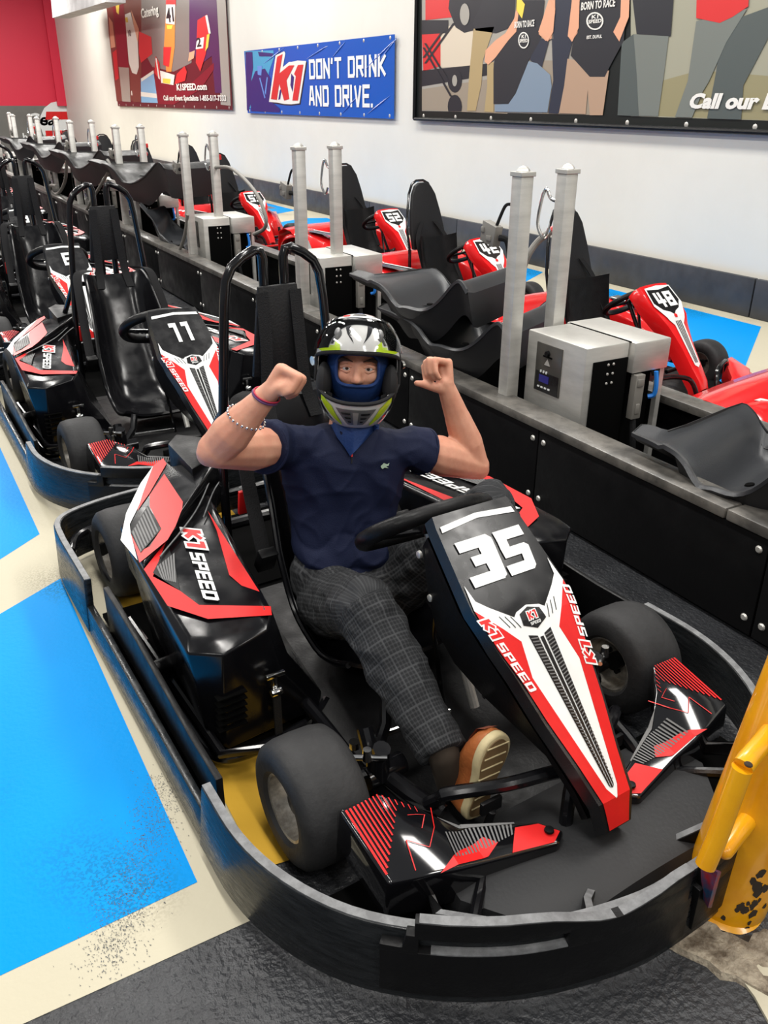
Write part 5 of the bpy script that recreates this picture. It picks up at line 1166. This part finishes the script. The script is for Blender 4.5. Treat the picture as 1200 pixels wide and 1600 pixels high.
for s in (-1, 1):
    e = padopt(MB().ell(H(s * .0265, .0715, .005), (.0118, .0118, .0118), 20, 14, HR).obj('eye', mat('eye_white', (.55, .52, .5), .2), None)); 
    ir = MB().ell(H(s * .0265 , .0780, .0045), (.0068, .0058, .0068), 16, 10, HR).obj('iris', mat('dark_brown_iris', (.03, .014, .008), .15), e)
    padopt(MB().cap(H(s * .0400, .0725, .0068), H(s * .0270, .0812, .0112), .0040, .0052).cap(H(s * .0270, .0812, .0112), H(s * .0140, .0785, .0078), .0052, .0038).obj('upper_eyelid', 'skin', None))
    padopt(MB().cap(H(s * .0395, .0725, -.0008), H(s * .0265, .0790, -.0048), .0038, .0042).cap(H(s * .0265, .0790, -.0048), H(s * .0145, .0770, -.0005), .0042, .0036).obj('lower_eyelid', 'skin', None))
    mb = MB(); P = smooth_path([H(s * .047, .0735, .020), H(s * .034, .0845, .0265), H(s * .013, .0905, .0215)], 5); mb.tube(P, 1, 8, rs=[.0014 + .0034 * math.sin(math.pi * min(1, .15 + i / (len(P) - 1))) for i in range(len(P))]); padopt(mb.obj('eyebrow', mat('brown_brow_hair', (.035, .016, .009), .8, bump=.6, bscale=500), None))
# balaclava
def ballw(az, el, r): return H(math.sin(az) * math.cos(el) * .080 * r, math.cos(az) * math.cos(el) * .096 * r, math.sin(el) * .102 * r)
mb = MB(); vs = {}; N, Mm = 64, 40
for i in range(Mm + 1):
    for j in range(N): vs[i, j] = (-math.pi + 2 * math.pi * j / N, -math.pi / 2 + math.pi * i / Mm)
pts = []; fs = []
def inopen(az, el): return abs(az) < .80 and (az / .72) ** 4 + ((el - .01) / .39) ** 4 < 1
for i in range(Mm):
    for j in range(N):
        q = [vs[i, j], vs[i, (j + 1) % N], vs[i + 1, (j + 1) % N], vs[i + 1, j]]
        c = (q[0][0] + math.pi / N, q[0][1] + math.pi / 2 / Mm)
        if inopen(*c): continue
        n = len(pts); pts += [ballw(a, b, 1.0) for a, b in q]; fs.append((n, n + 1, n + 2, n + 3))
bal = mb.add(pts, fs); o = padopt(bal.obj('balaclava', 'balaclava', None, smooth=80, solid=.002))
padopt(MB().tube([ballw(.72 * math.copysign(abs(math.cos(a)) ** .5, math.cos(a)), .01 + .39 * math.copysign(abs(math.sin(a)) ** .5, math.sin(a)), 1.005) for a in [i * math.pi / 24 for i in range(48)]], .0045, 8, closed=True).obj('balaclava_hem', 'balaclava', None))
mb = MB(); rows = []
for k, (z, r) in enumerate(((-.07, .066), (-.11, .058), (-.135, .058), (-.160, .060))):
    rows.append([H(r * math.sin(a) * 1.05, r * math.cos(a) * .95 - .01, z + .01 * math.sin(3 * a + k) - .02 * math.cos(a) * (k / 4)) for a in [i * math.pi / 16 for i in range(32)]])
padopt(mb.grid(rows, closed=True).obj('neck_cloth', 'balaclava', None, smooth=80, solid=.002))
# ---- helmet
def hr(az, el):
    x, y, z = math.sin(az) * math.cos(el), math.cos(az) * math.cos(el), math.sin(el)
    a = .109; b = .128 if y > 0 else .130; c = .133 if z > 0 else .162
    if z < 0 and y > 0: b += .030 * min(1, -z * 2.0) * y
    return 1 / ((abs(x) / a) ** 2.2 + (abs(y) / b) ** 2.2 + (abs(z) / c) ** 2.2) ** (1 / 2.2)
def hp(az, el, off=0):
    r = hr(az, el) + off; x, y, z = r * math.sin(az) * math.cos(el), r * math.cos(az) * math.cos(el), r * math.sin(el)
    z = max(z, -.132 - .016 * min(1, max(0, y) / .08)); return H(x, y, z)
EO0, EO1, AO = -.50, .35, 1.20
def open_(az, el): 
    w_ = min(1, abs(az) / AO); top = EO1 - .10 * w_ ** 3; lo = EO0 + .20 * w_ ** 3
    return abs(az) < AO and lo < el < top
mb = MB(); N, Mm = 96, 64; pts = {}; V = []; Fs = []
for i in range(Mm + 1):
    for j in range(N):
        az = -math.pi + 2 * math.pi * j / N; el = -1.35 + (math.pi / 2 + 1.35) * i / Mm; pts[i, j] = len(V); V.append(hp(az, el))
for i in range(Mm):
    for j in range(N):
        az = -math.pi + 2 * math.pi * (j + .5) / N; el = -1.35 + (math.pi / 2 + 1.35) * (i + .5) / Mm
        if open_(az, el) or el < -1.22: continue
        Fs.append((pts[i, j], pts[i, (j + 1) % N], pts[i + 1, (j + 1) % N], pts[i + 1, j]))
helm = padopt(mb.add(V, Fs).obj('helmet', 'helmwhite', None, smooth=70, solid=.006))
def hchild(o): o.parent = helm; return o
edge = [(AO * t, EO1 - .10 * abs(t) ** 3) for t in [-1 + i / 10 for i in range(21)]] + [(AO * t, EO0 + .20 * abs(t) ** 3) for t in [1 - i / 10 for i in range(21)]]
hchild(MB().tube([hp(a, b, .0) for a, b in edge], .0052, 8, closed=True).obj('eyeport_gasket', 'lining', None))
# inner lining
mb = MB(); V = []; Fs = []; pts = {}
for i in range(33):
    for j in range(48):
        az = -math.pi + 2 * math.pi * j / 48; el = -1.0 + (math.pi / 2 + 1.0) * i / 32; pts[i, j] = len(V); V.append(hp(az, el, -.012))
for i in range(32):
    for j in range(48):
        az = -math.pi + 2 * math.pi * (j + .5) / 48; el = -1.0 + (math.pi / 2 + 1.0) * (i + .5) / 32
        if open_(az, el): continue
        Fs.append((pts[i, j], pts[i, (j + 1) % 48], pts[i + 1, (j + 1) % 48], pts[i + 1, j]))
hchild(mb.add(V, Fs).obj('lining', 'lining', None, smooth=70))
for s in (-1, 1): hchild(MB().ell(H(s * .083, .045, -.035), (.020, .045, .05), 16, 10, HR).obj('cheek_pad', 'lining', None))
hfn = lambda a, e, o: hp(a, e, o)
def hd(name, m, P, off=.0015, mirror=True):
    PP = P + ([[(-a, e) for a, e in q] for q in P] if mirror else [])
    g = [i * .08 - 3.1 for i in range(78)]; o = decal(name, m, PP, hfn, off, g, None, g); o.data.shade_smooth(); return hchild(o)
hd('black_stripe', 'helmblack', [[(.10, .52), (.17, .66), (.27, .98), (.34, 1.15), (.60, 1.15), (.44, .95), (.27, .70)]])
hd('crown_panel', 'helmblack', [[(-.42, 1.16), (.42, 1.16), (.5, 1.50), (-.5, 1.50)]], mirror=False)
hd('side_panel', 'helmblack', [[(.57, .50), (.52, .66), (.57, .95), (.85, 1.0), (1.15, .80), (1.2, .50)], [(1.3, .30), (1.36, .75), (1.9, .75), (2.2, .2), (1.9, -.35), (1.35, -.30)]])
hd('lime_flash', 'lime', [[(.36, .385), (.40, .50), (.52, .58), (.52, .47), (1.0, .47), (1.10, .40), (.9, .35)], [(1.0, .50), (1.06, .50), (1.04, .80), (1.0, .74)]], .0022)
hd('lime_flash', 'lime', [[(.50, -.60), (.80, -.43), (.86, -.58), (.60, -.84), (.42, -1.02), (.38, -.95)]], .0022)
hd('lower_black', 'helmblack', [[(.98, -.50), (1.20, -.46), (1.2, -.62), (.92, -.86), (.66, -.98), (.74, -.86), (.93, -.62)]])
hd('chin_vent_frame', 'helmgrey', [[(-.40, -.60), (.40, -.60), (.20, -.97), (-.20, -.97)]], .002, False)
hd('chin_vent_slot', 'lining', [[(.10 + .03 * 0, -.66), (.30, -.66), (.27, -.70), (.10, -.70)], [(.10, -.75), (.24, -.75), (.21, -.79), (.10, -.79)], [(.10, -.84), (.18, -.84), (.16, -.88), (.10, -.88)]], .0045)
hd('chin_vent_bar', 'steel', [[(-.055, -.63), (.055, -.63), (.045, -.93), (-.045, -.93)]], .006, False)
for s in (-1, 1):
    hchild(MB().ell(hp(s * .50, .66, .001), (.010, .006, .020), 12, 8, HR).obj('top_vent', 'helmgrey', None))
    hchild(MB().lathe([(-.004, .012), (.004, .010)], (0, 0, 0), 'X', 16).obj('visor_pivot', 'chrome', None)).location = hp(s * 1.55, .10, .004)
# raised visor
rows = []
for i in range(15):
    el = .38 + .64 * i / 14
    rows.append([hp(-1.25 + 2.5 * j / 40, el + .08 * (1 - (2 * j / 40 - 1) ** 2) - .04, .010) for j in range(41)])
hchild(MB().grid(rows).obj('visor', 'visor', None, smooth=80, solid=.0015))
vs_ = []
for i in range(41): vs_.append((-.85 + 1.7 * i / 40, 1.02 + .06 * (1 - (2 * i / 40 - 1) ** 2)))
hd('visor_strip', 'helmblack', [[(a, e - .075) for a, e in vs_] + vs_[::-1]], .0125, False)
hd('visor_strip_print', 'white', [[(a * .8, e - .058) for a, e in vs_] + [(a * .8, e - .015) for a, e in vs_[::-1]]], .0135, False)
hd('visor_emblem', 'red', [[(-.55, 1.01), (-.33, 1.035), (-.31, 1.075), (-.52, 1.055)]], .0145, False)
# ---- shirt
sh = MB(); rings = []
lat0 = (SHR - SHL).normalized()
for (cx, cy, cz), hw, dp, tw in (((-.015, .575, .215), .150, .095, .2), ((-.012, .58, .27), .146, .098, .35), ((-.004, .60, .34), .143, .095, .6), ((.006, .62, .42), .152, .098, .8), ((.012, .625, .50), .172, .102, 1), ((.015, .62, .56), .180, .090, 1), ((.020, .62, .60), .135, .075, 1), ((.026, .622, .632), .085, .066, 1)):
    lat = Vector((1, 0, 0)).lerp(lat0, tw); lat.z *= 1; lat.normalize(); ax = Vector((.02, .15, 1)).normalized(); dv = ax.cross(lat).normalized()
    c = Vector((cx, cy, cz)); rings.append([c + lat * hw * math.copysign(abs(math.cos(a)) ** .85, math.cos(a)) + dv * dp * math.copysign(abs(math.sin(a)) ** .9, math.sin(a)) for a in [i * math.pi / 20 for i in range(40)]])
sh.grid(rings, closed=True); sh.add(rings[0], [tuple(range(40))]); sh.add(rings[-1], [tuple(range(40))])
sh.cap(SHL, SHR.lerp(SHL, .04), .060, .060)
for s_, e_ in ((SHL, ELL), (SHR, ELR)):
    d = e_ - s_; f_ = .24 if s_ is SHL else .16
    P = [s_ - d * .12, s_ - d * .02, s_ + d * f_ * .6, s_ + d * f_]; sh.tube(P, 1, 20, rs=[.058, .062, .065, .067])
shirt = fuse(sh, 'polo_shirt', 'shirt', .0055, 7)
# folds and drape
SN = [v.normal.copy() for v in shirt.data.vertices]
for v, nrm in zip(shirt.data.vertices, SN):
    c = v.co.copy(); q = Vector((c.x * 9 + c.z * 7, c.y * 5, c.z * 4 - c.x * 6)); a = noise.noise(q * .9); b = noise.noise(Vector((c.x * 22 + c.z * 10, c.y * 10, c.z * 9)))
    lowf = max(0, (.42 - c.z) / .2)
    cr = abs(math.sin((c.z + .35 * c.x) * 48 + 3 * a)) if c.z < .40 else 1
    rg = (1 - abs(noise.noise(Vector((c.x * 8 + c.z * 9, c.y * 6, c.z * 5 - c.x * 8 + 3))))) ** 7 + .7 * (1 - abs(noise.noise(Vector((c.x * 15 - c.z * 8, c.y * 9, c.z * 10 + 7))))) ** 8
    v.co = c + nrm * (.0042 * rg - .002 + .0085 * a + .0055 * b - .008 * min(1, lowf) * (1 - cr) ** 2 * 2)
for s_, e_ in ((SHL, ELL), (SHR, ELR)):
    d = (e_ - s_); c = s_ + d * (.225 if s_ is SHL else .135); t_ = d.normalized(); o_ = t_.orthogonal().normalized(); q = t_.cross(o_)
    m_ = MB().tube([c + (o_ * math.cos(a) + q * math.sin(a)) * (.0645 if s_ is SHL else .0625) for a in [i * math.pi / 16 for i in range(32)]], .0035, 8, closed=True).obj('sleeve_hem', 'shirt', shirt)
# placket with its little tab, and the small crocodile emblem
def onshirt(u, v, off=.002):
    o_ = Vector(CL); d = ray(u, v); d = Vector((d @ EX, d @ EY, d[2])).normalized()
    bm_ = onshirt.tree; h = bm_.ray_cast(o_, d); return h[0] + h[1] * off if h[0] else Vector(K(u, v, y=.52))
from mathutils.bvhtree import BVHTree
onshirt.tree = BVHTree.FromPolygons([v.co.copy() for v in shirt.data.vertices], [tuple(p.vertices) for p in shirt.data.polygons])
MB().tube([onshirt(552, 668), onshirt(552, 690), onshirt(550, 708), onshirt(549, 724)], .0016, 6).obj('placket', 'lining', shirt)
MB().tube([onshirt(550, 705, .003), onshirt(549, 714, .003)], .0022, 6).obj('red_tab', 'linkred', shirt)
dr = [onshirt(u, v, .008) for u, v in ((516, 668), (526, 684), (537, 700), (545, 713), (554, 706), (566, 692), (582, 676), (590, 667))] + [H(.045, .050, -.135), H(.0, .066, -.140), H(-.045, .050, -.135)]
MB().add(dr, [(0, 1, 10), (1, 2, 10), (2, 3, 9, 10), (3, 4, 9), (4, 5, 8, 9), (5, 6, 8), (6, 7, 8)]).obj('neck_cloth_drape', 'balaclava', shirt, smooth=80, solid=.002)
cr_ = [(594, 728), (599, 723), (604, 725), (607, 723), (606, 727), (602, 728), (606, 731), (600, 730), (597, 732), (595, 731)]
cv = [onshirt(u, v, .0035) for u, v in cr_]
me = MB().add(cv, [tuple(range(len(cv)))]); me.obj('chest_emblem', mat('pale_green_thread', (.45, .6, .45), .7), shirt, smooth=0, solid=.001)
# ---- trousers
tr = MB(); HL, HRj = Vector((-.085, .53, .185)), Vector((.105, .52, .185)); KL, KR_ = Vector((-.195, .185, .385)), Vector((.232, .285, .485)); AL_, AR = Vector((-.193, -.118, .195)), Vector((.20, .02, .15))
tr.cap(HL, HRj, .098, .098).cap(HL + Vector((0, .06, .06)), HRj + Vector((0, .06, .06)), .090, .090)
tr.cap(HL, HL.lerp(KL, .55), .096, .086).cap(HL.lerp(KL, .5), KL, .087, .071)
tr.cap(HRj, HRj.lerp(KR_, .55), .096, .084).cap(HRj.lerp(KR_, .5), KR_, .085, .066)
tr.cap(KL, KL.lerp(AL_, .45), .070, .065).tube([KL.lerp(AL_, .3), KL.lerp(AL_, .6), KL.lerp(AL_, .85), AL_], 1, 20, rs=[.066, .062, .055, .053])
tr.cap(KR_, KR_.lerp(AR, .5), .066, .060).tube([KR_.lerp(AR, .4), AR], 1, 20, rs=[.060, .052])
trs = fuse(tr, 'trousers', 'plaid', .0062, 8)
TN = [v.normal.copy() for v in trs.data.vertices]
for v, nrm in zip(trs.data.vertices, TN):
    c = v.co.copy(); a = noise.noise(c * 13); b = noise.noise(Vector((c.x * 30, c.y * 12, c.z * 30)))
    dk = min((c - KL).length, (c - KR_).length); dh = min(1, max(0, 1 - abs((c - Vector((0, .50, .25))).length - .08) / .13))
    wv = math.sin(c.y * 95 + 4 * a + c.x * 40)
    rg = (1 - abs(noise.noise(Vector((c.x * 11, c.y * 9, c.z * 12 + 3))))) ** 7 + .6 * (1 - abs(noise.noise(Vector((c.x * 22, c.y * 14, c.z * 20 + 7))))) ** 8
    v.co = c + nrm * (.005 * rg - .003 + .006 * a + .005 * b + .0045 * dh * wv + .0035 * math.exp(-dk * 14) * math.sin(c.z * 150 + 5 * a))
# UV along each leg
def seguv(co):
    best = None
    for a, b, base in ((HL, KL, 0), (KL, AL_, .40), (HRj, KR_, 0), (KR_, AR, .40)):
        d = b - a; t = max(0, min(1, (co - a).dot(d) / d.length_squared)); p = a + d * t; r_ = (co - p).length
        if best is None or r_ < best[0]:
            ax = d.normalized(); u0 = Vector((1, 0, 0)); u0 = (u0 - ax * u0.dot(ax)).normalized(); v0 = ax.cross(u0); ang = math.atan2((co - p).dot(v0), (co - p).dot(u0)); best = (r_, (ang * .075, base + t * d.length))
    return best[1]
uvl = trs.data.uv_layers.new(name='UVMap'); cache = [seguv(v.co) for v in trs.data.vertices]
for p in trs.data.polygons:
    us = [cache[vi] for vi in p.vertices]; mx = max(u[0] for u in us)
    for li, u in zip(p.loop_indices, us): uvl.data[li].uv = (u[0] + (2 * math.pi * .075 if mx - u[0] > .2 else 0), u[1])
# ---- shoes
def shoe(heel, toe, nrm, name='shoe'):
    L = (toe - heel); ln = L.length; L.normalize(); N_ = (nrm - L * nrm.dot(L)).normalized(); W_ = L.cross(N_)      # N_ = sole outward
    f = lambda l, w_, h: heel + L * (l * ln) + W_ * w_ - N_ * h
    def outline(sc=1.):
        P = [(-.02, 0), (.0, .020), (.10, .029), (.30, .029), (.50, .034), (.68, .042), (.84, .040), (.95, .026), (1.0, 0), (.95, -.022), (.84, -.034), (.68, -.036), (.50, -.028), (.30, -.026), (.10, -.029), (.0, -.020)]
        return [(p.x, p.y * sc) for p in smooth_path([(a, b, 0) for a, b in P], 3, closed=True)]
    O = outline(1.08); n = len(O); so = MB()
    so.add([f(l, w_, 0) for l, w_ in O] + [f(l, w_, .020) for l, w_ in O], [tuple(range(n)), tuple(range(n, 2 * n))[::-1]] + [(i, (i + 1) % n, n + (i + 1) % n, n + i) for i in range(n)])
    up = MB(); rows = []
    for h, sc, l0, l1 in ((.018, 1.02, 0, 1), (.030, 1.03, 0, .99), (.044, .98, .01, .93), (.058, .86, .01, .80), (.070, .72, .02, .62), (.082, .62, .02, .46), (.094, .58, .02, .38), (.102, .56, .02, .36)):
        rows.append([f(l0 + (l1 - l0) * l, w_ * sc, h) for l, w_ in outline()])
    up.grid(rows, closed=True); up.add(rows[-1], [tuple(range(len(rows[-1])))]); up.add(rows[0], [tuple(range(len(rows[0])))])
    s = padopt(up.obj(name, 'leather', None, smooth=60)); so_ = so.obj('sole', 'sole', s, smooth=50, bevel=.005, segs=2)
    tread = MB(); inn = outline(.86)
    tp = [(.05 + .90 * l, w_) for l, w_ in inn]; m = len(tp); tread.add([f(l, w_, -.0005) for l, w_ in tp] + [f(l, w_, -.0025) for l, w_ in tp], [tuple(range(m)), tuple(range(m, 2 * m))[::-1]] + [(i, (i + 1) % m, m + (i + 1) % m, m + i) for i in range(m)])
    tread.obj('outsole', 'solebrown', s, smooth=0)
    rib = MB()
    for i in range(7):
        l = .14 + i * .12; w_ = .030 if l > .45 else .023; rib.tube([f(l, -w_ * .95, -.003), f(l + .04, w_ * .95, -.003)], .0018, 6)
    pass; rib.obj('tread_ribs', 'sole', s)
    lc = MB()
    for i in range(5):
        l = .40 + i * .055; h = .092 - i * .0095; lc.tube(smooth_path([f(l, -.022, h - .010), f(l + .01, -.010, h + .004), f(l + .01, .010, h + .004), f(l, .022, h - .010)]), .0032, 8)
    lc.obj('laces', 'lace', s)
    MB().grid([[f(a, w_, h) for a, h in ((.62, .0635), (.80, .058), (.93, .048), (.995, .028))] for w_ in (-.018, 0, .018)]).obj('toe_cap', 'leather2', s, smooth=60)
    MB().tube([f(.02 + .34 * (.5 + .5 * math.cos(a)), .021 * math.sin(a), .103) for a in [i * math.pi / 10 for i in range(20)]], .005, 8, closed=True).obj('collar', 'lace', s)
    return s
def Kd(u, v, base, t=0):
    """point under photo pixel at the same depth as base, pushed toward the viewer by t"""
    o_ = Vector(CL); d = ray(u, v); d = Vector((d @ EX, d @ EY, d[2])); fwd = -TCV; k_ = (Vector(base) - o_).dot(fwd) / d.dot(fwd); return o_ + d * (k_ - t / d.length)
toe = Kd(782, 1148, (-.13, -.21, .24)); heel = Kd(742, 1278, (-.16, -.20, .08))
shoe(heel, toe, RCV * .62 - UCV * .05 + TCV * .78)
padopt(MB().cap(AL_, heel.lerp(toe, .22) + (RCV * -.62 + UCV * .05 - TCV * .78) * .09, .034, .028).obj('sock', mat('dark_sock', (.03, .02, .012), .9), None))
shoe(AR + Vector((.0, .04, -.09)), AR + Vector((.02, -.19, -.03)), Vector((0, -.2, -1)))
padopt(MB().cap(AR, AR + Vector((0, .03, -.06)), .034, .030).obj('sock', 'lace', None))
# ---- bracelets
def ringon(a, b, t, r, th, m, nm, tl=.25, beads=0):
    c = a.lerp(b, t); ax = (b - a).normalized(); o_ = ax.orthogonal().normalized(); q = ax.cross(o_)
    R_ = [c + (o_ * math.cos(x) + q * math.sin(x)) * r + ax * tl * r * math.cos(x + 1) for x in [i * math.pi / 24 for i in range(48)]]
    mb = MB()
    if beads: [mb.ell(p, (th * 1.15,) * 3, 8, 6) for p in R_[::2]]
    else: mb.tube(R_, th, 8, closed=True)
    return padopt(mb.obj(nm, m, None))
ringon(ELL, WRL, .60, .041, .0028, 'chrome', 'chain_bracelet', .3, 1)
ringon(ELL, WRL, .96, .0275, .0026, mat('purple_cord', (.10, .03, .12), .6), 'cord_bracelet', .3); ringon(ELL, WRL, .99, .0275, .0018, mat('red_cord', (.45, .02, .06), .6), 'cord_bracelet', .35)
